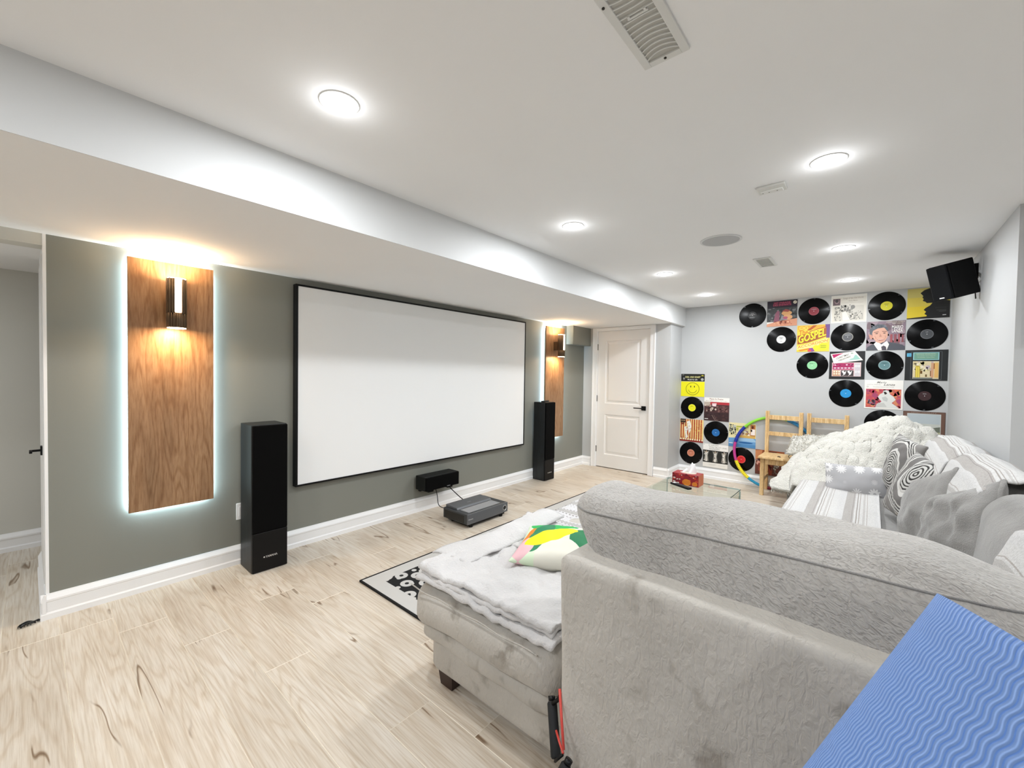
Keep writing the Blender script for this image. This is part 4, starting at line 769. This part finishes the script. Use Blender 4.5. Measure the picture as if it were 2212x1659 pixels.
# stripes
st = [('r', 0, 0, 1, 1, 'f0d28c')]+[('r', .03+.095*i, 0, .075+.095*i, 1, 'a3261c' if i % 2 == 0 else 'b8441f') for i in range(10)]+[('n', 30, .0, .82, 1, .93, .02, 3, ['8c1d14', 'c9862c']), ('r', 0, .93, 1, 1, '8c1d14')]+[('e', .055+.1*i, .90, .025, .04, 'fbf3dc') for i in range(10)]
st += [('n', 30, .60, .1, .98, .8, .02, 12, ['d99a2c', 'e8b84a', 'c9861c']), ('p', [(.18, .38), (.26, .32), (.34, .45), (.30, .62), (.36, .80), (.26, .88), (.22, .6)], 'efe9dc'), ('p', [(.30, .12), (.42, .06), (.50, .3), (.46, .5), (.40, .66), (.34, .4)], 'f4efe6'), ('n', 18, .2, .1, .5, .85, .02, 6, ['c9bfb0', '8c7c70', 'ffffff']), ('r', .02, .0, .24, .17, '2c1a10'), ('t', 'ORGAN', .04, .05, .22, .10, 'c9b089'), ('e', .12, .22, .07, .03, '7a2a18')]
sleeve(LC(0, 2), st, 'sleeve with red and gold vertical pipe stripes and white sketched figures')
# o haupt
oh = [('r', .0, .0, 1, .25, 'f4f2ee'), ('t', 'O HAUPT', .22, .02, .62, .08, 'a5a49e'), ('t', 'VOLL BLUT UND', .24, .10, .96, .16, 'a5a49e'), ('t', 'WUNDEN', .24, .18, .66, .235, 'a5a49e'), ('l', [(.03, .05), (.06, .02)], .012, '8c8c88'), ('r', .0, .27, 1, .80, '1b1d1c')]
for cx in (.14, .5, .84): oh += [('p', [(cx-.11, .30), (cx, .36), (cx+.11, .30), (cx+.06, .5), (cx+.10, .76), (cx, .68), (cx-.10, .76), (cx-.06, .5)], '8f8c84'), ('p', [(cx-.05, .36), (cx+.05, .36), (cx+.03, .55), (cx+.05, .76), (cx-.05, .76), (cx-.03, .55)], 'd6d2c9'), ('e', cx, .34, .035, .04, 'b09c84'), ('n', 14, cx-.11, .3, cx+.11, .78, .02, int(cx*10), ['f2efe8', '55534e', '2b2c2a'])]
oh += [('r', .24, .86, .55, .865, 'c9c7bf'), ('r', .24, .885, .55, .89, 'c9c7bf'), ('r', .62, .87, .92, .875, 'c9c7bf'), ('r', .62, .90, .9, .905, 'c9c7bf'), ('r', .24, .91, .5, .915, 'c9c7bf')]
sleeve(LC(1, 3), oh, 'white sleeve with three pale carved figures on a black band, low on the wall')
# pool scene
ps = [('r', 0, 0, 1, .64, 'e6dba6'), ('r', .28, .12, .72, .18, 'b7b84e'), ('r', .28, .2, .36, .32, 'b7b84e'), ('n', 70, .02, .06, .27, .5, .03, 2, ['4b5249', '8c9488', 'c9ccc0', '2f352d']), ('r', .80, .04, .98, .5, 'b5723a'), ('r', .82, .22, .97, .46, 'efe6e0'), ('e', .88, .14, .04, .06, '5a1c14'), ('e', .84, .28, .03, .05, '2c1a12'), ('n', 26, .42, .3, .8, .58, .04, 6, ['d9a8a0', 'efe0c0', '8c6a70', 'f4efe6', 'c9a05a']), ('r', .4, .5, .98, .64, 'd4ad5c'), ('r', 0, .6, 1, 1, '6a9fd0'), ('p', [(.35, .62), (.9, .60), (1, .68), (1, .74), (.4, .74)], '9cc3e2'), ('e', .64, .8, .26, .035, '1f5f9c'), ('r', .0, .86, 1, 1, '4d88bd'), ('r', .02, .84, .17, .87, 'e9eef2'), ('p', [(0, .52), (.3, .62), (0, .64)], 'e9e0b4')]
sleeve(LC(2, 2), ps, 'pastel sleeve with a fir tree and blue pool, partly crossed by the hoop')
sleeve(LC(3, 3), [('r', 0, 0, 1, 1, '6b3428'), ('r', 0, 0, 1, .34, '9c5530'), ('p', [(0, .05), (.25, 0), (.20, .30), (0, .42)], 'd08a5c'), ('r', .38, .04, .74, .2, '5a1e1e'), ('e', .12, .55, .07, .09, 'cf8d7a'), ('n', 24, .1, .35, .6, .95, .07, 3, ['8a3c2c', '55241e', '3c1c18', 'a04c34']), ('n', 40, .60, .45, .86, .92, .03, 8, ['9c9288', '6c625c', 'c9c0b2', '4a3f3a']), ('p', [(.45, .55), (.6, .98), (.4, .98)], 'a8503a'), ('l', circ(.06, .5, .05, .08, 20), .012, 'e6cfc4')], 'reddish brown sleeve behind the wooden chair legs, lowest row', '6b3428', .308)

# ------------------------------------------------------------------ rug, table and what stands on it
rg = MB().box(1.405, 4.3, .60, 2.466, .001, .011, 0, .003, 1).build('area_rug', [M_RUG], None, origin=(2.865, 1.515, .001)); setp(rg, 'black rug with overlapping grey circles and a plain grey border, under the sofa corner', 'rug')
bd = MB(); 
for a in ((1.395, 1.405, .60, 2.470), (1.395, 4.3, 2.466, 2.474)): bd.box(a[0], a[1], a[2], a[3], .001, .013)
bd.build('black_binding', plain('08080a', .9), rg)
GX0, GX1, GY0, GY1, GZT = 2.75, 3.79, .787, 1.389, .45
t = thing('glass_coffee_table', 'bent clear glass coffee table in front of the long sofa', 'table', (3.3, 1.08, .011))
pr_ = [];R_ = .02
def bentprof(off):
    o = off; P = [(GY0+o, .012)]; r = R_-o
    for i in range(7): a = PI-PI/2*i/6; P.append((GY0+R_+r*math.cos(a), GZT-R_+r*math.sin(a)))
    for i in range(7): a = PI/2-PI/2*i/6; P.append((GY1-R_+r*math.cos(a), GZT-R_+r*math.sin(a)))
    P.append((GY1-o, .012)); return P
MB().prism(bentprof(0)+bentprof(.010)[::-1], 'X', GX0, GX1).build('bent_top', M_GLASS, t)
gm = plain('2a4a44', .2, name='glass_edge'); MB().prism(bentprof(0)+bentprof(.010)[::-1], 'X', GX1, GX1+.0012).build('polished_edge', plain('dfeeea', .15), t)
MB().box(GX0, GX1, GY0-.0012, GY0+.002, GZT-.006, GZT-.001).build('edge_line', gm, t)
boxo('shelf', GX0+.03, GX1-.03, GY0+.011, GY1-.011, .17, .178, M_GLASS, t, 0)
t = thing('tissue_box', 'red patterned tissue box with a white tissue pulled up, on the glass table', 'tissue box', (3.655, 1.162, .45)); x0, x1, y0, y1 = 3.59, 3.72, 1.055, 1.27
boxo('carton', x0, x1, y0, y1, .4505, .545, plain('8f1420', .45), t, .002, 1); boxo('end_panel', x0+.001, x1-.001, y0-.0008, y0+.001, .452, .543, plain('c96f48', .5), t, 0)
q = MB(); rr = random.Random(5)
for i in range(46):
    cy, cz, s = rr.uniform(y0+.01, y1-.01), rr.uniform(.456, .54), rr.uniform(.004, .014); q.add([(x0-.0006-.0001*(i % 5), cy+s*math.cos(a), cz+s*math.sin(a)*.7) for a in [k*PI/4 for k in range(8)]], [tuple(range(8))], i % 4)
for cy, cz, s in ((1.15, .478, .035), (1.085, .473, .022)):
    q.add([(x0-.0014, cy+s*math.cos(a), cz+s*.75*math.sin(a)) for a in [k*PI/10 for k in range(20)]], [tuple(range(20))], 4)
    for k in range(6): q.add([(x0-.0018, cy-s+s*.33*k, cz-s*.5), (x0-.0018, cy-s*.9+s*.33*k, cz-s*.5), (x0-.0018, cy-s*.75+s*.3*k, cz+s*.5), (x0-.0018, cy-s*.85+s*.3*k, cz+s*.5)], [(0, 1, 2, 3)], 5)
q.build('printed_leaves', [plain('b02a22', .5), plain('6e0f1e', .5), plain('c8452a', .5), plain('e8d8cc', .5), plain('e8902a', .5), plain('b8451c', .5)], t)
MB().add([(3.655+.03*math.cos(a), 1.16+.065*math.sin(a), .5456) for a in [k*PI/12 for k in range(24)]], [tuple(range(24))]).build('opening', plain('e9dcc8', .7), t)
def tis(u, v):
    a = u*2-1; w = .058*(1-v*.35); return (3.655+.018*math.sin(a*5+v*3)*(1-v*.3)+.015*v, 1.155+a*w-.01*v, .543+v*(.085-.035*a-.03*abs(math.sin(a*2.2+.4))))
o = sheet('tissue', tis, 20, 10, plain('fafafa', .9), t, .0008)
remote('remote_control', (3.515, 1.172), 1.08, .20, .044, .4505, 'slim black remote control beside the tissue box on the glass table')

# ------------------------------------------------------------------ pine chairs and hoop
def chair(y0, y1, label, xs=5.5):
    t = thing('pine_chair', label, 'chair', (5.70, (y0+y1)/2, 0), 0, 'pine chairs against the record wall'); w = .040
    boxo('seat', xs, 5.885, y0+.0, y1+.0, .435, .458, M_PINE, t, .004)
    for y in (y0+.03, y1-.03-w+.02): boxo('front_leg', xs+.055, xs+.055+w, y-.005, y+w-.005, 0, .435, M_PINE, t, .003)
    for y in (y0+.002, y1-.002-w): boxo('back_leg', 5.885, 5.885+.045, y, y+w, 0, .96, M_PINE, t, .003)
    boxo('apron', xs+.06, xs+.08, y0+.06, y1-.06, .365, .434, M_PINE, t, .002); boxo('apron', xs+.09, 5.885, y0+.035, y0+.053, .365, .434, M_PINE, t, .002); boxo('apron', xs+.09, 5.885, y1-.053, y1-.035, .365, .434, M_PINE, t, .002)
    boxo('side_stretcher', xs+.09, 5.886, y0+.035, y0+.053, .17, .21, M_PINE, t, .002); boxo('side_stretcher', xs+.09, 5.886, y1-.053, y1-.035, .17, .21, M_PINE, t, .002)
    for z0, z1 in ((.858, .912), (.665, .712)):
        boxo('back_rail', 5.893, 5.915, y0+.035, y1-.035, z0, z1, M_PINE, t, .003)
chair(.592, .976, 'pine chair nearer the door with glasses on its seat'); chair(.176, .560, 'pine chair beside the fluffy blanket, its seat hidden by a fluffy cushion')
t = thing('hula_hoop', 'ribbed hoop of many coloured segments leaning on the wall behind a pine chair', 'hoop', (5.93, .90, 0)); hc = Vector((5.935, .888, .447)); hr = .43
segs = [('0b2a9c', 138, 168, 1), ('c03a8c', 168, 200, 0), ('efe01c', 200, 233, 1), ('1f9fd0', 233, 262, 0), ('7a1026', 262, 292, 1), ('6aa83a', 292, 330, 0), ('c9cdbe', 330, 5, 1), ('e0d43c', 5, 38, 0), ('2a86c0', 38, 72, 1), ('8ad23c', 72, 138, 0)]
for c, a0, a1, ribbed in segs:
    if a1 < a0: a1 += 360
    n = int((a1-a0)*1.6); pts = []; rs = []
    for i in range(n+1):
        a = math.radians(a0+(a1-a0)*i/n); pts.append(hc+Vector((.035*math.sin(a)*-0+.03*math.sin(a), hr*math.cos(a)*1.0, hr*math.sin(a)))); rs.append(.0195+(.0022*math.sin(i*1.5) if ribbed else -.003))
    for p in pts: p.y = hc.y-(p.y-hc.y)
    MB().tube(pts, rs, 10).build('segment', plain(c, .5), t, True)
t = thing('eyeglasses', 'black framed glasses standing on the pine chair seat', 'glasses', (5.60, .63, .458)); GB = plain('141010', .3); q = MB()
for cy in (.665, .605):
    q.tube([(5.60+.012*(cy < .63), cy+.026*math.cos(a), .480+.020*math.sin(a)) for a in [k*2*PI/16 for k in range(16)]], .0028, 6, closed=True)
q.tube([(5.60, .639, .484), (5.605, .635, .487), (5.61, .631, .484)], .0024, 6); q.build('rim', GB, t, True)
MB().tube([(5.60, .69, .488), (5.66, .69, .490), (5.71, .69, .474)], .0022, 6).build('temple', GB, t, True); MB().tube([(5.612, .578, .488), (5.67, .565, .492), (5.74, .56, .478)], .0022, 6).build('temple', GB, t, True)
o = MB().tube([(5.60+.02*math.cos(a), .80-.030*a/2, .4605+.004*math.sin(a)) for a in [k*.3 for k in range(9)]], [.003, .004, .005, .005, .006, .006, .006, .005, .003], 6).build('hair_tie', plain('3a2a22', .6), None, True); setp(o, 'small dark brown curl lying on the pine chair seat', 'hair tie')

# ------------------------------------------------------------------ sectional sofa
sofa = thing('sectional_sofa', 'big taupe plush sectional sofa seen from behind its short back', 'sofa', (1.9, .3, 0))
wood_dk = plain('2c1610', .35, name='dark_wood')
# short side: back panel (thick, with a bevelled outer edge)
softbox('back_panel', (1.045, -.62, .075), (1.235, .692, .812), .022, M_PLUSH, sofa, (10, 46, 30), (.006, .0, .0), (.006, 3.0), seed=2,
        fn=lambda p: Vector((p.x, p.y+(.012*(p.z-.1) if p.y > .4 else 0), p.z)))
# chaise: base, lower band and seat cushion
softbox('base', (1.155, -.55, .055), (2.78, 1.445, .215), .03, M_PLUSH, sofa, (24, 30, 8), (.0, .0, .0), (.006, 3.0), seed=4)
softbox('welt_band', (1.118, -.55, .203), (2.79, 1.475, .290), .035, M_PLUSH, sofa, (40, 60, 8), (0, 0, 0), (.012, 11.0), seed=5)
def crest(p): return Vector((p.x, p.y, p.z-.02*max(0, (p.y-1.2)/.3)**2))
softbox('seat_cushion', (1.085, .735, .275), (2.80, 1.50, .475), .075, M_PLUSH, sofa, (34, 22, 12), (.02, .02, .02), (.012, 4.0), crest, seed=6)
MB().tube([(1.075, .80+.68*i/20, .445+.004*math.sin(i)) for i in range(21)], .0028, 6).build('piping', M_PLUSH, sofa, True)
softbox('seat_cushion', (1.24, -.15, .28), (2.05, .725, .47), .06, M_RIPS, sofa, 14, (.01, .01, .03), (.01, 4.0), seed=7)
for (x, y) in ((1.212, 1.36), (2.68, 1.36), (1.215, -.45), (2.68, .05), (4.38, .33), (4.38, -.45)):
    a = .048; q = MB(); b = .036
    q.add([(x-b, y-b, .0), (x+b, y-b, .0), (x+b, y+b, .0), (x-b, y+b, .0), (x-a, y-a, .1), (x+a, y-a, .1), (x+a, y+a, .1), (x-a, y+a, .1)], [(3, 2, 1, 0), (4, 5, 6, 7), (0, 1, 5, 4), (1, 2, 6, 5), (2, 3, 7, 6), (3, 0, 4, 7)]); q.build('leg', wood_dk, sofa)
# short side back cushion: loose-back roll leaning on the panel
def roll(p):
    y = p.y; e = max(0, (-y-.08)/.5); q = Vector(p); q.z -= .10*e*e*1.5; q.z += .010*math.sin(y*7+1)+.012*math.sin(y*3.1+.3); q.x += .012*math.sin(y*5)
    q.x += (.98-q.z)*-.10
    if y > .4: q.y -= max(0, .96-p.z)*.62*min(1, (y-.4)/.3)
    return q
bc = softbox('back_cushion', (1.150, -.66, .50), (1.50, .780, .972), .10, M_RIP, sofa, (22, 70, 30), (.02, .03, .0), (.020, 5.0), roll, seed=8)
from mathutils.bvhtree import BVHTree
_me = bc.data; _o = ROOTM['sectional_sofa']; _bvh = BVHTree.FromPolygons([_o @ v.co for v in _me.vertices], [tuple(p.vertices) for p in _me.polygons])
def rollpt(y):
    z = .922+.018*max(0, min(1, (.6-y)/.6))-.05*max(0, -y-.15); hit = _bvh.ray_cast(Vector((.7, y, z)), Vector((1, 0, 0)))[0]; return (hit or Vector((1.17, y, z)))+Vector((-.0015, 0, 0))
MB().tube([rollpt(.735-1.32*i/70) for i in range(71)], .0030, 6).build('piping', M_RIPS, sofa, True)
# long side along the right wall
softbox('long_base', (1.3, -.56, .095), (4.50, .42, .30), .03, M_PLUSH, sofa, (30, 14, 8), (0, 0, 0), (.004, 3.0), seed=10)
for x0, x1 in ((2.06, 3.28), (3.28, 4.50)): softbox('long_seat_cushion', (x0, -.20, .29), (x1, .445, .452), .06, M_RIPS, sofa, 16, (.0, .015, .02), (.01, 4.0), seed=x0)
softbox('long_back', (1.25, -.565, .10), (4.50, -.40, .82), .03, M_PLUSH, sofa, (20, 6, 14), (0, 0, 0), (.004, 3.0), seed=12)
LBC = ((1.52, 2.44), (2.46, 3.44), (3.46, 4.46))
for i, (x0, x1) in enumerate(LBC):
    softbox('long_back_cushion', (x0, -.53, .44), (x1, -.31, .95), .10, M_RIPS, sofa, 20, (.02, .02, .02), (.018, 4.5), lambda p: Vector((p.x, p.y-(p.z-.44)*.10+.03, p.z)), seed=20+i)

# throws ---------------------------------------------------------------
def wav(p, a, s, sd=0): return a*noise.noise(Vector(p)*s+Vector((sd, sd*2, 0)))
def blanket_layer(parent, name, x0, x1, y0, y1, z, th, sd, over=0.0, amp=.012):
    def f(p):
        q = Vector(p); q.z += wav((p.x, p.y, 0), amp*1.1, 6, sd)+amp*2.0*(.3-abs(noise.noise(Vector((p.x*8+p.y*4, p.y*11-p.x*4, sd)))))+amp*.9*(.3-abs(noise.noise(Vector((p.x*17-p.y*9, p.y*21+p.x*6, sd+4))))); q.y += wav((p.x, p.z, 0), .012, 5, sd); q.x += wav((p.y, p.z, 0), .016, 5, sd+1)
        k = max(0, (1.10-q.x)); q.z -= k*over
        return q
    return softbox(name, (x0, y0, z), (x1, y1, z+th), th*.49, M_BLNK, parent, (60, 56, 5), (0, 0, 0), (.003, 9.0), f, seed=sd)
bl = thing('folded_blanket', 'pale grey fleece blanket folded in layers on the chaise end of the sofa', 'blanket', (1.4, 1.1, .48))
blanket_layer(bl, 'fold_layer', 1.075, 1.90, .745, 1.455, .482, .022, 1, .4); blanket_layer(bl, 'fold_layer', 1.085, 1.80, .755, 1.44, .500, .020, 2, .5); blanket_layer(bl, 'fold_layer', 1.095, 1.92, .75, 1.46, .517, .022, 3, .5, .014)
# raised ruffle along the outer side and a crease
def ruf(u, v):
    x = 1.22+u*.74; y = 1.28+v*.24+.012*math.sin(u*9); z = .540+.035*math.sin(PI*min(1, v*1.15))*(.3+.7*u)+.025*u*(1-v)+wav((x*2, y*2, 0), .014, 5, 4)-.03*max(0, v-.8)*5*(.3+u*.7); return (x, y, z)
sheet('ruffle', ruf, 36, 14, M_BLNK, bl, .006)
def crz(u, v):
    x = 1.50+u*.45; y = 1.20+v*.16+u*.18; z = .538+.035*math.sin(PI*v)*math.sin(PI*min(1, u*1.4+.1))+wav((x*4, y*4, 0), .012, 5, 8); return (x, y, z)
sheet('crease', crz, 30, 12, M_BLNK, bl, .005)
def thr_c(u, v):
    x = 1.80+u*.80; y = .70+v*.84+.05*u; z = .489+.006*math.sin(u*20+v*3)+wav((x, y, 0), .010, 7, 2)
    k = max(0, v-.93)/.07; z -= .05*k*k
    return (x, y, z)
o = sheet('dotted_throw', thr_c, 40, 30, M_DOT, None, .006, lambda u, v: (v*1.0, u*.9)); setp(o, 'white throw with grey dotted stripes spread over the far end of the chaise', 'throw')
def thr_s(u, v):      # on the long seat, hanging over the front edge
    x = 3.02+u*1.38; s = v*.63
    if s < .10: y, z = .455, .37+s
    elif s < .62: y, z = .455-(s-.10), .476
    else: y, z = -.065, .476+(s-.62)
    if .06 < s < .14: k = (s-.06)/.08; y, z = .455-.03*k*k*1.3, .43+.046*math.sin(k*PI/2)
    return (x+.03*math.sin(v*5)*(u-.3), y, z+wav((x, y, 0), .008, 6, 5))
o = sheet('striped_throw', thr_s, 40, 46, M_STRIPE, None, .006, lambda u, v: (u, v)); setp(o, 'grey and white striped throw spread over the long sofa seat', 'throw', 'striped throws on the long sofa')
def thr_b(x0, x1, sd, top=.962, skew=.0):
    def f(u, v):
        x = x0+u*(x1-x0)+skew*v; pr = [(-.265, .56), (-.275, .72), (-.295, .85), (-.33, .925), (-.385, .968), (-.44, .975), (-.50, .95), (-.55, .89), (-.566, .78)]
        t_ = v*(len(pr)-1); i = min(int(t_), len(pr)-2); k = t_-i; y = pr[i][0]*(1-k)+pr[i+1][0]*k; z = pr[i][1]*(1-k)+pr[i+1][1]*k
        e = min(u, 1-u)*2; edge = .03*(1-min(1, e*3))
        return (x, y, z+(top-.962)+wav((x, y, z), .014, 5, sd)-edge*.6+.004*math.sin(v*40)*(1-min(1, e*4)))
    return f
for x0, x1, sd, top, sk, lab in ((3.30, 4.32, 1, .965, .05, 'striped throw over the far back cushion of the long sofa'), (2.36, 3.16, 2, .985, .10, 'striped throw over the middle back cushion of the long sofa'), (1.36, 1.86, 3, .975, .0, 'striped throw over the nearest back cushion at the frame edge')):
    o = sheet('striped_throw', thr_b(x0, x1, sd, top, sk), 30, 40, M_STRIPE2, None, .007, lambda u, v: (u, v*.9)); setp(o, lab, 'throw', 'striped throws on the long sofa')

# cushions ------------------------------------------------------------
def P_(name, c, ex, ey, w, h, t_, mat, label, seed=0, back=None, pw=.42, pinch=.07, nz=.014, cat='cushion', group=None, sag=0):
    o = pillow(name, basis(c, ex, ey), w, h, t_, mat, None, 30, pinch, nz, seed, back, pw, sag); return setp(o, label, cat, group)
P_('throw_cushion', (1.570, 1.035, .582), (.40, -.90, .02), (.90, .40, .06), .40, .36, .13, M_PATCH, 'colourful green, yellow and white patchwork cushion lying on the folded blanket', 3, nz=.01)
P_('throw_cushion', (4.20, -.19, .715), (-.94, -.32, -.10), (-.03, -.21, .98), .40, .44, .16, M_SW1, 'grey cushion with dark swirl rings standing against the far striped back', 5, M_RIPS)
P_('throw_cushion', (3.56, -.225, .680), (-.93, -.32, -.10), (-.02, -.38, .92), .42, .42, .16, M_SW2, 'cream and grey cushion with wavy dark line swirls, between the ringed and plain grey ones', 6, M_RIPS)
P_('throw_cushion', (3.00, -.240, .675), (-.87, -.28, .34), (.38, -.10, .90), .45, .42, .19, M_RIPS, 'plain grey plush cushion with thick piping, in front of the wavy line cushion', 7)
P_('throw_cushion', (2.47, -.290, .700), (-.81, -.38, .40), (.44, -.10, .88), .42, .46, .18, M_RIPS, 'crumpled light grey plush cushion, nearest the short sofa back', 8, nz=.03)
P_('throw_cushion', (4.28, .065, .548), (.05, -1, .02), (.35, .02, .93), .42, .26, .15, M_DAISY, 'pale grey lumbar cushion with white daisy print lying at the sofa end', 9, pinch=.04, nz=.006)
for hostn, sd in (('throw_cushion.003', 1), ('throw_cushion.004', 2)):    # thick flat piping round the edge of the plain grey cushions
    h_ = bpy.data.objects[hostn]; (c, ex, ey, w, h) = {1: ((3.00, -.240, .675), (-.87, -.28, .34), (.38, -.10, .90), .45, .42), 2: ((2.47, -.290, .700), (-.81, -.38, .40), (.44, -.10, .88), .42, .46)}[sd]
    Mp = basis(c, ex, ey); pts = []
    for i in range(64):
        a = 2*PI*i/64; ca, sa = math.cos(a), math.sin(a); k = 1/max(abs(ca), abs(sa)); u, v = ca*k, sa*k; u *= .985; v *= .985
        pts.append(Mp @ Vector((w/2*u*(1-.07*(1-v*v)), h/2*v*(1-.07*(1-u*u)), .008*math.sin(i*.9+sd))))
    MB().tube(pts, .0085, 8, closed=True).build('piping', M_RIPS, h_, True)
# armchair and fluffy things ------------------------------------------
ac = thing('armchair', 'grey armchair almost hidden under the fluffy blanket at the end of the sofa', 'armchair', (4.95, .05, 0))
softbox('seat_block', (4.62, -.50, .12), (5.28, .58, .40), .05, M_RIPS, ac, 10, (0, 0, .02), (.005, 4)); softbox('backrest', (4.80, -.50, .30), (5.25, .20, .80), .09, M_RIPS, ac, 12, (0, 0, .02), (.01, 4))
for x in (4.68, 5.20):
    for y in (-.42, .50): boxo('leg', x-.02, x+.02, y-.02, y+.02, 0, .125, wood_dk, ac, .002)
ft = [(-.50, .70), (-.40, .86), (-.33, .93), (-.22, .985), (-.12, .995), (0, .94), (.10, .87), (.22, .80), (.35, .715), (.45, .64), (.55, .56), (.62, .46), (.68, .36)]
def prof(y):
    if y <= ft[0][0]: return ft[0][1]
    for (a, za), (b, zb) in zip(ft[:-1], ft[1:]):
        if y <= b: return za+(zb-za)*(y-a)/(b-a)
    return ft[-1][1]
def fluf(u, v):
    y = -.50+u*1.18; x = 4.46+v*.92; pz = prof(y); lo = .40 if y < .5 else .33
    if x < 4.95: k = (x-4.46)/.49; z = lo+(pz-lo)*(math.sin(k*PI/2)**.85)
    else: k = (x-4.95)/.43; z = pz-(pz-.35)*max(0, k-.35)**1.5*1.6
    x -= .05*math.sin(y*6)*(1-v); nz = wav((x, y, 0), .055, 5, 3)+wav((x, y, 0), .040, 13, 5)+wav((x, y, 0), .022, 29, 6)
    return (x, y+.02*math.sin(v*9), max(.30, z+nz*min(1, v*4+.3)))
o = sheet('fluffy_blanket', fluf, 110, 90, M_FLUF, None, .03); setp(o, 'thick cream fluffy blanket heaped over the armchair at the sofa end', 'blanket')
tufts('pile', o, 22000, .032, M_TUFT, 2)
o = P_('fluffy_cushion', (5.52, .41, .635), (-.06, -1, .04), (.75, 0, .36), .54, .36, .17, M_FLUF, 'cream fluffy cushion lying on the pine chairs beside the blanket', 12, nz=.03, pinch=.03, pw=.5); tufts('pile', o, 1800, .020, M_TUFT, 4)

# corner wall speaker -------------------------------------------------
t = thing('wall_speaker', 'black bookshelf speaker tilted on a wall bracket high beside the record wall', 'speaker', (4.6, RW, 2.1))
ex = Vector((-.62, .78, 0)); Ms = basis((4.50, -.435, 2.108), ex, Vector((0, 0, 1)))     # x = facing, y = up, z = side
Ms = Ms @ Matrix.Rotation(-.27, 4, 'Z')
def tbox(name, a, mat, bev=.004): return MB().box(*a, 0, bev, 2, Ms).build(name, mat, t)
tbox('cabinet', (-.10, .085, -.13, .13, -.075, .075), plain('050506', .55, spec=.2), .006); g = tbox('grille', (.085, .105, -.128, .128, -.073, .073), plain('0b0d10', .8, spec=.2), .008)
MB().box(.105, .1065, -.115, -.107, -.018, .018, 0, 0, 1, Ms).build('badge', plain('e8e8e8', .3), g)
MB().tube([Ms @ Vector((-.10, 0, 0)), (4.64, RW+.03, 2.16), (4.66, RW, 2.18)], .014, 8).box(4.63, 4.70, RW, RW+.022, 2.13, 2.24, 0, .002).build('bracket', BLACK, t)
MB().tube([Ms @ Vector((-.10, .03, 0)), (4.66, RW+.05, 2.24), (4.67, RW+.01, 2.20)], .0035, 6).tube([Ms @ Vector((-.10, -.03, 0)), (4.63, RW+.04, 2.10), (4.66, RW+.008, 2.03), (4.67, RW+.004, 1.98)], .0035, 6).build('wires', BLACK, t, True)
# white panel at the frame edge on the alcove wall
t = thing('roller_blind', 'white blind edge on the wall beyond the right corner', 'blind', (XCR, -.86, 1.56)); boxo('blind_cassette', XCR-.05, XCR, -1.25, -.60, 2.18, 2.26, M_TRIM, t, .006); boxo('blind_fabric', XCR-.03, XCR-.022, -1.24, -.61, 1.58, 2.2, M_TRIM, t, .001)
boxo('bottom_bar', XCR-.034, XCR-.018, -1.24, -.609, 1.565, 1.585, plain('ffffff', .4), t, .003)

# exercise band hanging over the chaise -------------------------------
t = thing('resistance_band', 'resistance band with two black foam handles and red tubes hanging between chaise and sofa back', 'exercise band', (1.06, .69, .2))
FO = plain('16181a', .75, nz=300); RT = plain('d2493f', .35)
def grip(a, b, r=.0155):
    a, b = Vector(a), Vector(b); MB().tube([a, a.lerp(b, .04), a.lerp(b, .5), a.lerp(b, .96), b], [r*.8, r, r, r, r*.8], 14).build('foam_grip', FO, t, True)
    d = (b-a).normalized(); MB().tube([a-d*.014, a-d*.001], r*.72, 12).build('end_cap', BLK2, t, True)
grip((1.085, .745, .318), (1.02, .682, .215)); grip((.985, .622, .262), (.93, .655, .16))
MB().tube([(1.075, .735, .322), (1.075, .715, .345), (1.07, .705, .365)], .006, 8).tube([(1.02, .682, .215), (.99, .665, .24), (.99, .64, .275)], .004, 8).build('strap', BLACK, t, True)
MB().tube([(1.07, .705, .362), (1.07, .69, .39), (1.075, .685, .43)], .0045, 8).tube([(1.055, .697, .40), (1.03, .672, .34), (.995, .640, .285)], .0042, 8).tube([(1.03, .69, .29), (1.01, .665, .285), (.99, .638, .28)], .0035, 8).build('tube', RT, t, True)

# yoga mat curled about its long axis ---------------------------------
T = Vector((.90, -.0861, 1.0330)); Lp = Vector((.80, .0633, .7408)); dd = (Lp-T).normalized(); C = Vector((0, 0, H))
view = ((T+Lp)/2-C).normalized(); side = dd.cross(view).normalized()       # perpendicular to the roll axis, across the view
if side.dot(r3) < 0: side = -side
nn = side.cross(dd).normalized()
if nn.dot(-view) < 0: nn = -nn
Rm = .20; lenm = T.z/(-dd.z)*.995; arcm = .61/Rm
def matp(u, v):
    a = -PI/2+u*arcm; ctr = T+side*Rm+dd*(v*lenm); return ctr+side*Rm*math.sin(a)+nn*Rm*(math.cos(a))
o = sheet('yoga_mat', matp, 60, 40, M_MAT, None, .006, lambda u, v: (u*.61, v*lenm), 0); setp(o, 'blue yoga mat with wavy grooves curled up and leaning on the sofa back', 'yoga mat')
